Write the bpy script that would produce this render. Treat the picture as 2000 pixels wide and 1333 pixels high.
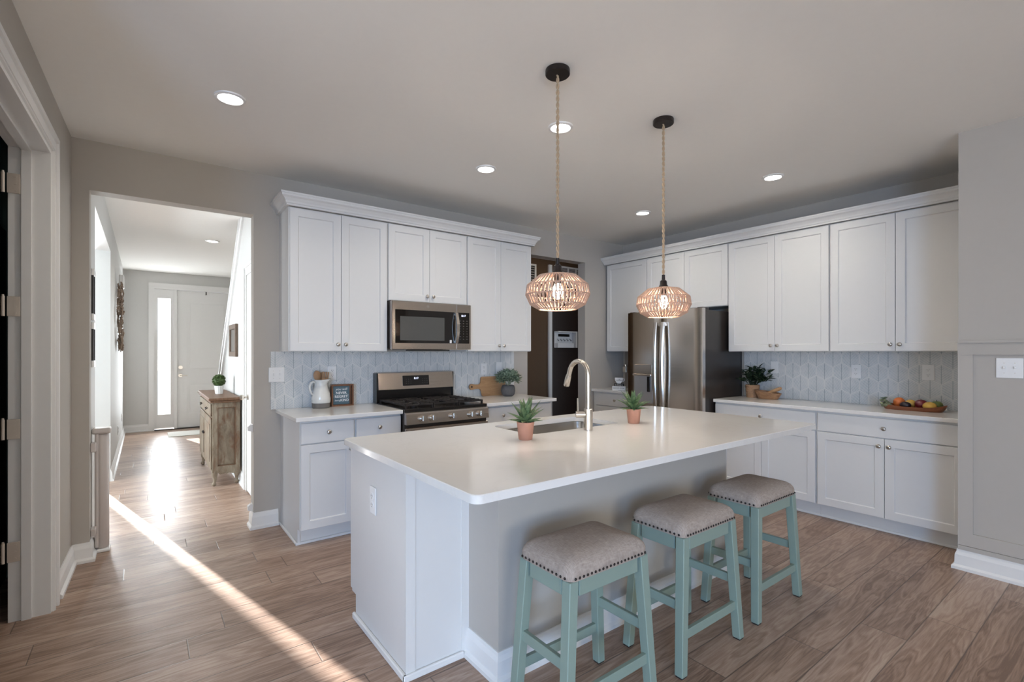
import bpy, bmesh, math, random
from mathutils import Vector, Matrix
random.seed(7)
for o in list(bpy.data.objects): bpy.data.objects.remove(o)
sc = bpy.context.scene
COL = sc.collection
PI = math.pi

# ------------------------------------------------------------------ camera
YAW = math.atan(717/952.0)
cam = bpy.data.objects.new('camera', bpy.data.cameras.new('camera')); COL.objects.link(cam)
cam.data.sensor_width = 36; cam.data.lens = 952*36/2000.0
cam.data.shift_y = 20.5/2000.0; cam.data.clip_start = .02
cam.location = (0, 0, 1.372); cam.rotation_euler = (PI/2, 0, -YAW)
sc.camera = cam
# ------------------------------------------------------------------ world, sun, daylight, exposure
sc.view_settings.view_transform = 'Standard'; sc.view_settings.look = 'None'
sc.view_settings.gamma = 1; sc.view_settings.use_curve_mapping = False
sc.view_settings.exposure = 0.0
w = bpy.data.worlds.new('sky'); sc.world = w; w.use_nodes = True
w.node_tree.nodes['Background'].inputs[0].default_value = (.80, .90, 1, 1)
w.node_tree.nodes['Background'].inputs[1].default_value = 1.6

def light(name, kind, loc, power, color=(1, 1, 1), direction=None, **kw):
    l = bpy.data.lights.new(name, kind); l.energy = power; l.color = color
    for k, v in kw.items(): setattr(l, k, v)
    o = bpy.data.objects.new(name, l); COL.objects.link(o); o.location = loc
    if direction: o.rotation_euler = Vector(direction).to_track_quat('-Z', 'Y').to_euler()
    return o
SUN_E = math.tan(math.radians(11.5))
light('sunlight', 'SUN', (-2, 14, 5), 46.0, (1, .97, .93), (.235, -.972, -SUN_E), angle=.009)
DAY = (.32, .575, 1.0)
# daylight through the rear and side windows of the room behind the camera, and through the front windows of the hall and parlor, plus two added fill lamps
light('daylight_corner', 'AREA', (-3.15, -3.3, 1.3), 98, DAY, (.80, 1, -.38), shape='RECTANGLE', size=1.5, size_y=1.7, spread=math.radians(105))
light('rear_ceiling_fill', 'AREA', (-.5, -4.43, 1.0), 104, (1, .93, .80), (0, 1, 1.0), shape='RECTANGLE', size=2.4, size_y=1.2)  # added warm fill aimed upwards to lift the ceiling
light('daylight_rear', 'AREA', (2.6, -4.45, 1.45), 6, (1, .97, .92), (-.2, 1, .5), shape='RECTANGLE', size=1.7, size_y=1.9)
light('daylight_side', 'AREA', (-3.15, .7, 1.45), 30, (.95, .97, 1), (1, .40, .25), shape='RECTANGLE', size=2.0, size_y=1.9)
light('daylight_sidelight', 'AREA', (.268, 10.40, 1.28), 34, (.90, .96, 1), (0.03, -1, .12), shape='RECTANGLE', size=.18, size_y=2.0)
light('parlor_daylight_and_fill', 'AREA', (-1.05, 10.36, 1.4), 175, (.90, .955, 1), (.30, -1, .1), shape='RECTANGLE', size=.8, size_y=1.6)
light('parlor_daylight_and_fill', 'AREA', (-3.20, 5.6, 1.45), 215, (.86, .935, 1), (1, .12, .15), shape='RECTANGLE', size=2.0, size_y=1.8)  # added fill from the parlor side, brightens the far jamb and hall

# ------------------------------------------------------------------ materials
def lin(c): return tuple((v/255/12.92 if v/255 <= .04045 else ((v/255+.055)/1.055)**2.4) for v in c)
MATS = {}
class NT:
    def __init__(s, name):
        s.m = bpy.data.materials.new(name); s.m.use_nodes = True; s.t = s.m.node_tree
        s.p = s.t.nodes['Principled BSDF']; MATS[name] = s.m
    def n(s, t, **kw):
        x = s.t.nodes.new(t)
        for k, v in kw.items(): setattr(x, k, v)
        return x
    def l(s, a, b): s.t.links.new(a, b)
    def val(s, sock, v):
        if isinstance(v, bpy.types.NodeSocket): s.l(v, sock)
        else: sock.default_value = v
    def math(s, op, a, b=0, c=None):
        x = s.n('ShaderNodeMath', operation=op); s.val(x.inputs[0], a); s.val(x.inputs[1], b)
        if c is not None: s.val(x.inputs[2], c)
        return x.outputs[0]
    def mix(s, f, a, b):
        x = s.n('ShaderNodeMix', data_type='RGBA'); s.val(x.inputs[0], f)
        for i, v in ((6, a), (7, b)):
            if isinstance(v, bpy.types.NodeSocket): s.l(v, x.inputs[i])
            else: x.inputs[i].default_value = (*v[:3], 1)
        return x.outputs[2]
    def ramp(s, f, stops):
        x = s.n('ShaderNodeValToRGB'); s.l(f, x.inputs[0]); e = x.color_ramp.elements
        while len(e) < len(stops): e.new(.5)
        for el, (p, c) in zip(e, stops): el.position = p; el.color = (*c, 1) if not isinstance(c, float) else (c, c, c, 1)
        return x.outputs[0]
    def coords(s, scale=(1, 1, 1), kind='Object'):
        tc = s.n('ShaderNodeTexCoord'); mp = s.n('ShaderNodeMapping'); s.l(tc.outputs[kind], mp.inputs[0])
        mp.inputs['Scale'].default_value = scale; return mp.outputs[0]
    def geo(s): return s.n('ShaderNodeNewGeometry').outputs['Position']
    def noise(s, vec, scale, detail=3, rough=.5, dist=0):
        x = s.n('ShaderNodeTexNoise'); s.l(vec, x.inputs['Vector']); x.inputs['Scale'].default_value = scale
        x.inputs['Detail'].default_value = detail; x.inputs['Roughness'].default_value = rough; x.inputs['Distortion'].default_value = dist
        return x.outputs[0]
    def bump(s, h, strength=.2, dist=.002):
        x = s.n('ShaderNodeBump'); s.l(h, x.inputs['Height']); x.inputs['Strength'].default_value = strength
        x.inputs['Distance'].default_value = dist; s.l(x.outputs[0], s.p.inputs['Normal'])
    def set(s, col=None, rough=.5, metal=0, spec=.5, coat=0):
        if col is not None:
            if isinstance(col, bpy.types.NodeSocket): s.l(col, s.p.inputs['Base Color'])
            else: s.p.inputs['Base Color'].default_value = (*col[:3], 1)
        s.val(s.p.inputs['Roughness'], rough); s.p.inputs['Metallic'].default_value = metal
        s.p.inputs['Specular IOR Level'].default_value = spec; s.p.inputs['Coat Weight'].default_value = coat
        return s.m
def simple(name, col, rough=.5, metal=0, spec=.5, var=.04, vs=30, bump=0, bs=200, coat=0):
    n = NT(name); v = n.coords(); f = n.noise(v, vs, 2)
    n.set(n.mix(f, tuple(c*(1-var) for c in col), tuple(min(1, c*(1+var)) for c in col)), rough, metal, spec, coat)
    if bump: n.bump(n.noise(v, bs, 2), bump, .001)
    return n.m
def emit(name, col, strength):
    n = NT(name); n.set(col, .5); n.p.inputs['Emission Color'].default_value = (*col, 1); n.p.inputs['Emission Strength'].default_value = strength
    return n.m
def glass(name, tint=(1, 1, 1), gl=.12):
    n = NT(name); t = n.n('ShaderNodeBsdfTransparent'); t.inputs[0].default_value = (*tint, 1)
    g = n.n('ShaderNodeBsdfGlossy'); g.inputs['Roughness'].default_value = .02
    mx = n.n('ShaderNodeMixShader'); mx.inputs[0].default_value = gl
    n.l(t.outputs[0], mx.inputs[1]); n.l(g.outputs[0], mx.inputs[2]); n.l(mx.outputs[0], n.t.nodes['Material Output'].inputs[0])
    return n.m

WALL = simple('greige_paint', (.47, .44, .402), .75, var=.015, bump=.12, bs=350, spec=.25)
WALLH = simple('hall_greige_paint', (.605, .60, .585), .6, var=.015, bump=.1, bs=350, spec=.3)
CEIL = simple('ceiling_paint', (.85, .83, .795), .9, var=.012, bump=.12, bs=300, spec=.15)
TRIM = simple('white_trim_paint', (.78, .775, .765), .35, var=.01)
CAB = simple('white_cabinet_paint', (.70, .695, .685), .36, var=.01)
PLATE = simple('white_plastic', (.80, .80, .80), .28, var=.01)
PLATED = simple('slot_dark', (.05, .05, .05), .5)
NICKEL = simple('satin_nickel', (.56, .52, .47), .28, 1, var=.03)
HINGE = simple('aged_nickel_hinge', (.62, .55, .48), .45, .45, var=.05)
CHROME = simple('brushed_nickel', (.63, .585, .53), .26, 1, var=.02)
BLACK = simple('black_enamel', (.012, .010, .009), .22, var=.1)
IRON = simple('cast_iron', (.016, .012, .011), .5, var=.2, bump=.2)
BGLASS = simple('black_glass', (.010, .008, .007), .06, var=.1, spec=.6)
BRONZE = simple('dark_bronze', (.018, .012, .010), .38, .3, var=.1)
FSIDE = simple('fridge_side_paint', (.030, .024, .021), .33, var=.1)
GASKET = simple('dark_gap', (.02, .018, .017), .7)
TEAL = simple('sage_blue_paint', (.245, .325, .282), .42, var=.05, vs=8, bump=.05)
TERRA = simple('terracotta', (.50, .245, .165), .85, var=.16, vs=22, bump=.15)
SOIL = simple('dark_soil', (.018, .014, .011), .95, var=.3, bump=.5)
CERAM = simple('cream_glaze', (.70, .69, .65), .18, var=.02)
GREYCL = simple('raw_grey_clay', (.165, .15, .135), .85, var=.12, bump=.3)
GPOT = simple('charcoal_stone_pot', (.105, .105, .11), .8, var=.3, vs=45, bump=.4)
DWOOD = simple('dark_stained_wood', (.022, .011, .008), .4, var=.25)
DBROWN = simple('dark_brown_paint', (.090, .047, .018), .6, var=.06)
ROPE = simple('natural_twine', (.50, .325, .235), .8, var=.25, vs=160, bump=.3)
ROPE.node_tree.nodes['Principled BSDF'].inputs['Subsurface Weight'].default_value = 0
CORD = simple('twisted_jute_cord', (.43, .31, .20), .85, var=.25, vs=200)
GATEM = simple('taupe_white_plastic', (.55, .50, .475), .4, var=.03)
MATM = simple('beige_door_mat', (.55, .53, .49), .95, var=.1, vs=120, bump=.5)
TEALW = simple('teal_wall_paint', (.09, .155, .165), .7)
WHITEINK = simple('white_ink', (.80, .80, .78), .6)
BLACKINK = simple('black_ink', (.02, .02, .02), .6)
SLATE = simple('slate_blue_print', (.085, .145, .175), .6, var=.1)
GLASS = glass('window_glass')
LIT = emit('display_glow', (.75, .80, 1.0), 2.0)
LED = emit('downlight_glow', (1, .97, .92), 14)
BULB = emit('bulb_glow', (1, .88, .72), 26)
RED = simple('red_apple_skin', (.145, .012, .020), .3, var=.35, vs=25, coat=.2)
GREENA = simple('green_apple_skin', (.125, .17, .055), .35, var=.2)
ORANGE = simple('orange_peel', (.62, .16, .035), .5, var=.15, bump=.3)
YELLOW = simple('yellow_lemon_peel', (.60, .37, .075), .45, var=.12, bump=.25)
PLUM = simple('dark_plum_skin', (.018, .010, .013), .3, var=.3)
GRAPE = simple('green_grape_skin', (.21, .23, .13), .35, var=.25)

def stainless(name, col, rough):
    n = NT(name); v = n.coords((.5, .5, 160)); f = n.noise(v, 4, 2)
    n.set(n.mix(f, tuple(c*.92 for c in col), tuple(c*1.05 for c in col)), n.math('ADD', n.math('MULTIPLY', f, .10), rough), 1)
    return n.m
STEEL = stainless('brushed_stainless', (.56, .50, .45), .20)
STEELF = stainless('brushed_stainless_door', (.68, .615, .55), .17)
STEELS = simple('sink_stainless', (.58, .55, .51), .27, 1, var=.03)

def wood(name, c0, c1, scale=1., axis=0, rough=.5, ring=14):
    n = NT(name); s = [14*scale]*3; s[axis] = 1.6*scale
    v = n.coords(tuple(s)); a = n.noise(v, 2.2, 5, .6, 1.2); b = n.noise(v, ring, 3, .6)
    f = n.math('ADD', n.math('MULTIPLY', a, .75), n.math('MULTIPLY', b, .3))
    n.set(n.ramp(f, [(.32, c0), (.72, c1)]), rough); n.bump(b, .1, .001)
    return n.m
WBOARD = wood('honey_maple', (.36, .19, .085), (.55, .33, .17), 1., 0, .5)
WUTEN = wood('beech_utensil', (.30, .15, .07), (.46, .27, .14), 2., 2, .55)
WFRAME = wood('walnut_frame', (.095, .038, .018), (.23, .095, .042), 2., 2, .5)
WOLIVE = wood('striped_olive_wood', (.125, .040, .018), (.50, .29, .15), 1.2, 1, .4, 5)
WTRAY = wood('red_brown_tray_wood', (.17, .050, .022), (.30, .105, .045), 1.2, 1, .4)
WPICT = wood('weathered_picture_wood', (.06, .04, .03), (.20, .14, .10), 2., 2, .7)
DRIFT = wood('driftwood', (.13, .085, .06), (.36, .28, .22), 2., 2, .85)

def distressed():
    n = NT('distressed_sage_wood'); v = n.coords((6, 6, 1.6)); a = n.noise(v, 3, 5, .65, .6); g = n.noise(n.coords((30, 30, 3)), 4, 4, .6)
    base = n.ramp(a, [(.30, (.14, .10, .07)), (.55, (.25, .205, .15)), (.75, (.34, .295, .23))])
    brown = n.ramp(g, [(.3, (.10, .042, .02)), (.7, (.20, .10, .05))])
    f = n.ramp(n.noise(n.coords((5, 5, 2)), 2.5, 6, .7, .5), [(.50, .0), (.66, .85)])
    n.set(n.mix(f, base, brown), .6); n.bump(g, .2, .002); return n.m
DISTR = distressed()
DISTB = wood('worn_brown_edge', (.085, .036, .018), (.22, .12, .065), 2., 2, .5)

def fabric():
    n = NT('linen_weave'); v = n.coords((1, 1, 1))
    a = n.noise(n.coords((420, 45, 45)), 1, 2); b = n.noise(n.coords((45, 420, 45)), 1, 2)
    f = n.math('MULTIPLY', n.math('ADD', a, b), .5)
    n.set(n.ramp(f, [(.25, (.26, .215, .185)), (.75, (.50, .425, .37))]), .95, spec=.1); n.bump(f, .35, .0015); return n.m
LINEN = fabric()

def leafmat(name, c0, c1, rough=.45):
    n = NT(name); o = n.n('ShaderNodeObjectInfo'); f = n.noise(n.coords((1, 1, 1)), 55, 2)
    n.set(n.ramp(f, [(.35, c0), (.65, c1)]), rough); n.p.inputs['Subsurface Weight'].default_value = 0; return n.m
AGAVE = leafmat('agave_leaf', (.055, .105, .040), (.15, .215, .095), .5)
EUC = leafmat('grey_green_leaf', (.10, .15, .085), (.30, .37, .27), .6)
DARKL = leafmat('dark_glossy_leaf', (.008, .018, .010), (.030, .055, .025), .32)
BOX = leafmat('boxwood_leaf', (.035, .07, .018), (.10, .16, .05), .6)

def quartz():
    n = NT('warm_white_quartz'); v = n.coords()
    a = n.noise(v, 1.6, 6, .6, 1.5); ve = n.math('ABSOLUTE', n.math('SUBTRACT', a, .5))
    vein = n.ramp(ve, [(.0, .35), (.018, .0)]); c = n.mix(n.noise(v, 2.5, 4), (.745, .725, .695), (.80, .785, .76))
    n.set(n.mix(n.math('MULTIPLY', vein, .35), c, (.60, .56, .52)), .12, spec=.5); return n.m
QUARTZ = quartz()

def floor_mat():
    n = NT('oak_plank_floor'); s = n.n('ShaderNodeSeparateXYZ'); n.l(n.geo(), s.inputs[0]); x, y = s.outputs[0], s.outputs[1]
    PW, PL = .188, 1.25
    ry = n.math('DIVIDE', n.math('SUBTRACT', y, 2.223-1.88*6), PW); row = n.math('FLOOR', ry); fy = n.math('SUBTRACT', ry, row)
    wn = n.n('ShaderNodeTexWhiteNoise', noise_dimensions='1D'); n.l(row, wn.inputs['W'])
    rx = n.math('ADD', n.math('DIVIDE', x, PL), n.math('MULTIPLY', wn.outputs[0], 7.31)); colm = n.math('FLOOR', rx); fx = n.math('SUBTRACT', rx, colm)
    cid = n.n('ShaderNodeCombineXYZ'); n.l(row, cid.inputs[0]); n.l(colm, cid.inputs[1])
    wn2 = n.n('ShaderNodeTexWhiteNoise', noise_dimensions='2D'); n.l(cid.outputs[0], wn2.inputs['Vector'])
    rnd = wn2.outputs['Value']
    # seam distance
    dy = n.math('MULTIPLY', n.math('MINIMUM', fy, n.math('SUBTRACT', 1, fy)), PW); dx = n.math('MULTIPLY', n.math('MINIMUM', fx, n.math('SUBTRACT', 1, fx)), PL)
    seam = n.ramp(n.math('MINIMUM', dy, dx), [(.0011, 1.), (.0030, .0)])
    # grain coordinates, shifted per plank
    gv = n.n('ShaderNodeCombineXYZ'); n.l(n.math('ADD', n.math('MULTIPLY', x, 1.0), n.math('MULTIPLY', rnd, 37.)), gv.inputs[0])
    n.l(n.math('MULTIPLY', y, 9.0), gv.inputs[1]); n.l(n.math('MULTIPLY', rnd, 11.), gv.inputs[2])
    big = n.noise(gv.outputs[0], 1.3, 3, .55, .4)
    rings = n.math('FRACT', n.math('MULTIPLY', big, 9.0)); rings = n.math('ABSOLUTE', n.math('SUBTRACT', rings, .5))
    gv2 = n.n('ShaderNodeVectorMath', operation='MULTIPLY'); n.l(gv.outputs[0], gv2.inputs[0]); gv2.inputs[1].default_value = (6, 16, 1)
    fine = n.noise(gv2.outputs[0], 1.6, 4, .65)
    f = n.math('ADD', n.math('MULTIPLY', big, .50), n.math('ADD', n.math('MULTIPLY', rings, .36), n.math('MULTIPLY', fine, .42)))
    f = n.math('ADD', f, n.math('MULTIPLY', n.math('SUBTRACT', rnd, .5), .16))
    c = n.ramp(f, [(.36, (.185, .115, .080)), (.52, (.32, .212, .155)), (.66, (.42, .30, .23)), (.80, (.50, .39, .31))])
    c = n.mix(n.math('MULTIPLY', seam, .8), c, (.05, .035, .028))
    # chatter marks across the grain
    cv = n.n('ShaderNodeCombineXYZ'); n.l(n.math('MULTIPLY', x, 60.), cv.inputs[0]); n.l(n.math('MULTIPLY', y, 3.), cv.inputs[1]); n.l(n.math('MULTIPLY', rnd, 9.), cv.inputs[2])
    chat = n.noise(cv.outputs[0], 1.0, 2, .6)
    h = n.math('SUBTRACT', n.math('ADD', n.math('MULTIPLY', fine, .5), n.math('MULTIPLY', chat, .45)), n.math('MULTIPLY', seam, 1.5))
    n.set(c, n.math('ADD', n.math('MULTIPLY', fine, .24), .25), spec=.5); n.bump(h, .32, .0022); return n.m
FLOOR = floor_mat()

def tile_mat(name, axis):
    n = NT(name); s = n.n('ShaderNodeSeparateXYZ'); n.l(n.geo(), s.inputs[0])
    u0, z = s.outputs[axis], s.outputs[2]
    R = .079; Wc = .866*R; Hh = 1.5*R; amp = 1/3.
    u = n.math('DIVIDE', n.math('ADD', u0, 20*Wc), Wc); c = n.math('FLOOR', u); fu = n.math('SUBTRACT', u, c)
    zz = n.math('ADD', n.math('DIVIDE', n.math('SUBTRACT', z, .914), Hh), 10.35)
    def zig(nrow):
        par = n.math('MODULO', n.math('ADD', c, nrow), 2)   # 0: falls, 1: rises
        return n.math('MULTIPLY', n.math('ADD', n.math('MULTIPLY', par, fu), n.math('MULTIPLY', n.math('SUBTRACT', 1, par), n.math('SUBTRACT', 1, fu))), amp)
    n0 = n.math('FLOOR', zz)
    above = n.math('GREATER_THAN', n.math('ADD', n0, zig(n0)), zz)
    row = n.math('SUBTRACT', n0, above)                        # lower boundary of this row is row+zig(row)
    z0 = n.math('ADD', row, zig(row)); row1 = n.math('ADD', row, 1); z1 = n.math('ADD', row1, zig(row1))
    d0 = n.math('SUBTRACT', zz, z0); d1 = n.math('SUBTRACT', z1, zz)
    dz = n.math('MULTIPLY', n.math('MINIMUM', d0, d1), Hh*.87)
    # vertical edges: peaks of the top boundary carry the dark spine, the other side the white joint
    p1 = n.math('MODULO', n.math('ADD', c, row1), 2)
    spine_d = n.math('MULTIPLY', n.math('ADD', n.math('MULTIPLY', p1, n.math('SUBTRACT', 1, fu)), n.math('MULTIPLY', n.math('SUBTRACT', 1, p1), fu)), Wc)
    joint_d = n.math('SUBTRACT', Wc, spine_d)
    white = n.ramp(n.math('MINIMUM', dz, joint_d), [(.0035, 1.), (.0055, .0)])
    spine = n.ramp(spine_d, [(.0014, 1.), (.0028, .0)])
    wnn = n.n('ShaderNodeTexWhiteNoise', noise_dimensions='2D'); cb = n.n('ShaderNodeCombineXYZ'); n.l(c, cb.inputs[0]); n.l(row, cb.inputs[1]); n.l(cb.outputs[0], wnn.inputs['Vector'])
    hat = n.math('FRACT', n.math('MULTIPLY', d1, 9.)); hat = n.math('ABSOLUTE', n.math('SUBTRACT', hat, .5))
    hatch = n.ramp(hat, [(.17, 1.), (.27, .0)])
    wear = n.noise(n.geo(), 18, 3); patch = n.noise(n.geo(), 9, 3)
    hatch = n.math('MULTIPLY', hatch, n.ramp(wear, [(.34, .2), (.62, .85)]))
    base = n.mix(patch, (.60, .61, .62), (.72, .72, .715))
    col = n.mix(hatch, base, (.38, .445, .48)); col = n.mix(n.math('MULTIPLY', spine, .75), col, (.16, .225, .25)); col = n.mix(n.math('MULTIPLY', white, .8), col, (.70, .70, .69))
    n.set(col, .3); n.bump(n.math('SUBTRACT', white, hatch), .08, .001); return n.m
TILEX = tile_mat('hexagon_feather_tile_back', 0)
TILEY = tile_mat('hexagon_feather_tile_right', 1)
WICKER = simple('woven_rattan', (.40, .235, .13), .75, var=.3, vs=90, bump=.4)

# ------------------------------------------------------------------ builders
class B:
    def __init__(s): s.b = bmesh.new()
    def face(s, vs):
        try: return s.b.faces.new(vs)
        except ValueError: return None
    def box(s, x0, x1, y0, y1, z0, z1, bev=0, seg=1, M=None):
        if x0 > x1: x0, x1 = x1, x0
        if y0 > y1: y0, y1 = y1, y0
        if z0 > z1: z0, z1 = z1, z0
        v = [s.b.verts.new((x, y, z)) for x in (x0, x1) for y in (y0, y1) for z in (z0, z1)]
        fs = [s.face([v[i] for i in q]) for q in ((0, 1, 3, 2), (4, 6, 7, 5), (0, 4, 5, 1), (2, 3, 7, 6), (0, 2, 6, 4), (1, 5, 7, 3))]
        if bev:
            ed = set(e for f in fs for e in f.edges)
            r = bmesh.ops.bevel(s.b, geom=list(ed), offset=bev, segments=seg, profile=.5, affect='EDGES')
            v = list(set(vv for f in r['faces'] for vv in f.verts) | set(vv for vv in v if vv.is_valid))
        if M is not None: bmesh.ops.transform(s.b, matrix=M, verts=[q for q in v if q.is_valid])
        return s
    def lathe(s, prof, c=(0, 0, 0), seg=24, axis='z', closed=False, sx=1, sy=1):
        rings = []
        def P(r, h, a):
            x, y = r*math.cos(a)*sx, r*math.sin(a)*sy
            p = {'z': (x, y, h), 'y': (x, h, y), 'x': (h, x, y)}[axis]
            return (c[0]+p[0], c[1]+p[1], c[2]+p[2])
        for r, h in prof:
            if r < 1e-6: rings.append([s.b.verts.new(P(0, h, 0))])
            else: rings.append([s.b.verts.new(P(r, h, 2*PI*k/seg)) for k in range(seg)])
        prs = list(zip(rings, rings[1:])) + ([(rings[-1], rings[0])] if closed else [])
        for a, b in prs:
            for k in range(seg):
                k2 = (k+1) % seg
                if len(a) == 1 and len(b) == 1: continue
                if len(a) == 1: s.face([a[0], b[k2], b[k]])
                elif len(b) == 1: s.face([a[k], a[k2], b[0]])
                else: s.face([a[k], a[k2], b[k2], b[k]])
        return s
    def cyl(s, c, r, h, axis='z', seg=24, r2=None, bev=0):
        r2 = r if r2 is None else r2
        pr = [(0, 0), (r-bev, 0), (r, bev), (r2, h-bev), (r2-bev, h), (0, h)] if bev else [(0, 0), (r, 0), (r2, h), (0, h)]
        return s.lathe(pr, c, seg, axis)
    def tube(s, pts, r, seg=8, closed=False, caps=True):
        pts = [Vector(p) for p in pts]; n = len(pts); rr = r if isinstance(r, (list, tuple)) else [r]*n
        rings = []; up = None
        for i, p in enumerate(pts):
            a = pts[(i-1) % n] if (closed or i > 0) else p; b = pts[(i+1) % n] if (closed or i < n-1) else p
            t = (b-a).normalized()
            if up is None:
                up = t.orthogonal().normalized()
            u = (up - t*up.dot(t)); u = u.normalized() if u.length > 1e-6 else t.orthogonal().normalized(); up = u
            v = t.cross(u)
            rings.append([s.b.verts.new(p + (u*math.cos(2*PI*k/seg) + v*math.sin(2*PI*k/seg))*rr[i]) for k in range(seg)])
        for i in range(n if closed else n-1):
            a, b = rings[i], rings[(i+1) % n]
            for k in range(seg): s.face([a[k], a[(k+1) % seg], b[(k+1) % seg], b[k]])
        if caps and not closed: s.face(rings[0][::-1]); s.face(rings[-1])
        return s
    def prism(s, poly, axis, a0, a1, M=None):
        def P(p, a): return {'x': (a, p[0], p[1]), 'y': (p[0], a, p[1]), 'z': (p[0], p[1], a)}[axis]
        A = [s.b.verts.new(P(p, a0)) for p in poly]; Bv = [s.b.verts.new(P(p, a1)) for p in poly]
        n = len(poly); s.face(A[::-1]); s.face(Bv)
        for i in range(n): s.face([A[i], A[(i+1) % n], Bv[(i+1) % n], Bv[i]])
        if M is not None: bmesh.ops.transform(s.b, matrix=M, verts=A+Bv)
        return s
    def ball(s, c, r, seg=20, rings=12, sc=(1, 1, 1), rot=None):
        M = Matrix.Translation(c) @ (rot.to_4x4() if rot else Matrix()) @ Matrix.Diagonal((*[r*q for q in sc], 1))
        bmesh.ops.create_uvsphere(s.b, u_segments=seg, v_segments=rings, radius=1, matrix=M); return s
    def leaf(s, base, d, L, W, curl=0., n=5, thick=0., up=None):
        base = Vector(base); d = Vector(d).normalized(); up = Vector(up or (0, 0, 1))
        side = d.cross(up)
        side = side.normalized() if side.length > 1e-4 else Vector((1, 0, 0)); nor = side.cross(d).normalized()
        rows = []
        for i in range(n+1):
            t = i/n; c = base + d*L*t + nor*curl*L*(t*t)
            w = W*.5*max(.0, math.sin(PI*min(1, .10+.90*t)**.8)) if i < n else 0
            if i == n: rows.append([s.b.verts.new(c)])
            else:
                k = nor*w*.45
                rr = [s.b.verts.new(c-side*w+k), s.b.verts.new(c-nor*thick*(1-t)), s.b.verts.new(c+side*w+k)]
                if thick: rr.append(s.b.verts.new(c+nor*thick*.35*(1-t)+k*.5))
                rows.append(rr)
        for a, b in zip(rows, rows[1:]):
            m = len(a)
            if m == 4:
                idx = [(0, 1), (1, 2), (2, 3), (3, 0)]
            else: idx = [(0, 1), (1, 2)]
            for i, j in idx:
                if len(b) == 1: s.face([a[i], a[j], b[0]])
                else: s.face([a[i], a[j], b[j], b[i]])
        return s
    def add(s, other, M):
        me = bpy.data.meshes.new('t'); other.b.to_mesh(me); n0 = len(s.b.verts); s.b.from_mesh(me); s.b.verts.ensure_lookup_table()
        bmesh.ops.transform(s.b, matrix=M, verts=s.b.verts[n0:]); bpy.data.meshes.remove(me); return s
    def build(s, name, mat, parent=None, smooth=None, local=False, label=None, normals=True):
        if normals: bmesh.ops.recalc_face_normals(s.b, faces=s.b.faces[:])
        me = bpy.data.meshes.new(name)
        off = Vector((0, 0, 0))
        if not local:
            q = parent
            while q is not None: off += Vector(q.location); q = q.parent
        if off.length: bmesh.ops.translate(s.b, vec=-off, verts=s.b.verts[:])
        s.b.to_mesh(me); s.b.free(); me.materials.append(mat)
        o = bpy.data.objects.new(name, me); COL.objects.link(o)
        if parent is not None: o.parent = parent
        if smooth:
            me.shade_smooth()
            if smooth < 180: me.set_sharp_from_angle(angle=math.radians(smooth))
        if label: o['label'] = label
        return o
def thing(name, label, cat, loc=(0, 0, 0), rot=0, group=None):
    o = bpy.data.objects.new(name, None); COL.objects.link(o); o.empty_display_size = .05
    o.location = loc; o.rotation_euler = (0, 0, rot); o['label'] = label; o['category'] = cat
    if group: o['group'] = group
    return o
def tag(o, label, cat, group=None):
    o['label'] = label; o['category'] = cat
    if group: o['group'] = group
    return o
def struct(b, name, mat, **kw):
    o = b.build(name, mat, **kw); o['kind'] = 'structure'; return o
def copy_tree(o, label=None, parent=None):
    c = o.copy(); COL.objects.link(c)
    if parent is not None: c.parent = parent
    if label: c['label'] = label
    for ch in list(o.children): copy_tree(ch, None, c)
    return c
def text_into(b, body, size, M, ext=.0006, shear=0, align='CENTER', bold=0):
    cu = bpy.data.curves.new('t', 'FONT'); cu.body = body; cu.size = size; cu.extrude = ext; cu.align_x = align; cu.align_y = 'CENTER'; cu.shear = shear; cu.offset = bold
    cu.resolution_u = 3
    ob = bpy.data.objects.new('t', cu); me = bpy.data.meshes.new_from_object(ob)
    t = bmesh.new(); t.from_mesh(me); bmesh.ops.transform(t, matrix=M, verts=t.verts[:]); m2 = bpy.data.meshes.new('t2'); t.to_mesh(m2); t.free()
    b.b.from_mesh(m2); bpy.data.meshes.remove(m2); bpy.data.meshes.remove(me); bpy.data.objects.remove(ob); bpy.data.curves.remove(cu)
# text planes: letters standing up, facing -Y (reading along +X) or facing -X (reading along -Y)
def FY(x, y, z): return Matrix.Translation((x, y, z)) @ Matrix.Rotation(PI/2, 4, 'X')
def FX(x, y, z): return Matrix.Translation((x, y, z)) @ Matrix.Rotation(-PI/2, 4, 'Z') @ Matrix.Rotation(PI/2, 4, 'X')

# ------------------------------------------------------------------ main dimensions
CZ = 2.755; BY = 4.21; BT = .12; RX = 4.99; PX = 4.115; PY = .765; HX = -.29; OR = .672; OH = 2.43; HW = .81; HF = 10.47
# ------------------------------------------------------------------ shell
struct(B().box(-3.4, 6.2, -4.7, 12.0, -.10, 0), 'floor', FLOOR)
struct(B().box(-3.4, 6.2, -4.7, BY+.06, CZ, CZ+.1).box(-3.4, 6.2, BY+.06, HF+.15, CZ, CZ+.1), 'ceiling', CEIL)
b = B()
b.box(-.55, HX, BY, BY+BT, 0, CZ).box(HX, OR, BY, BY+BT, OH, CZ).box(OR, 3.385, BY, BY+BT, 0, CZ)
b.box(3.385, 4.285, BY, BY+BT, 2.455, CZ).box(4.285, 5.12, BY, BY+BT, 0, CZ)
struct(b, 'wall_back', WALL)
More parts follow.
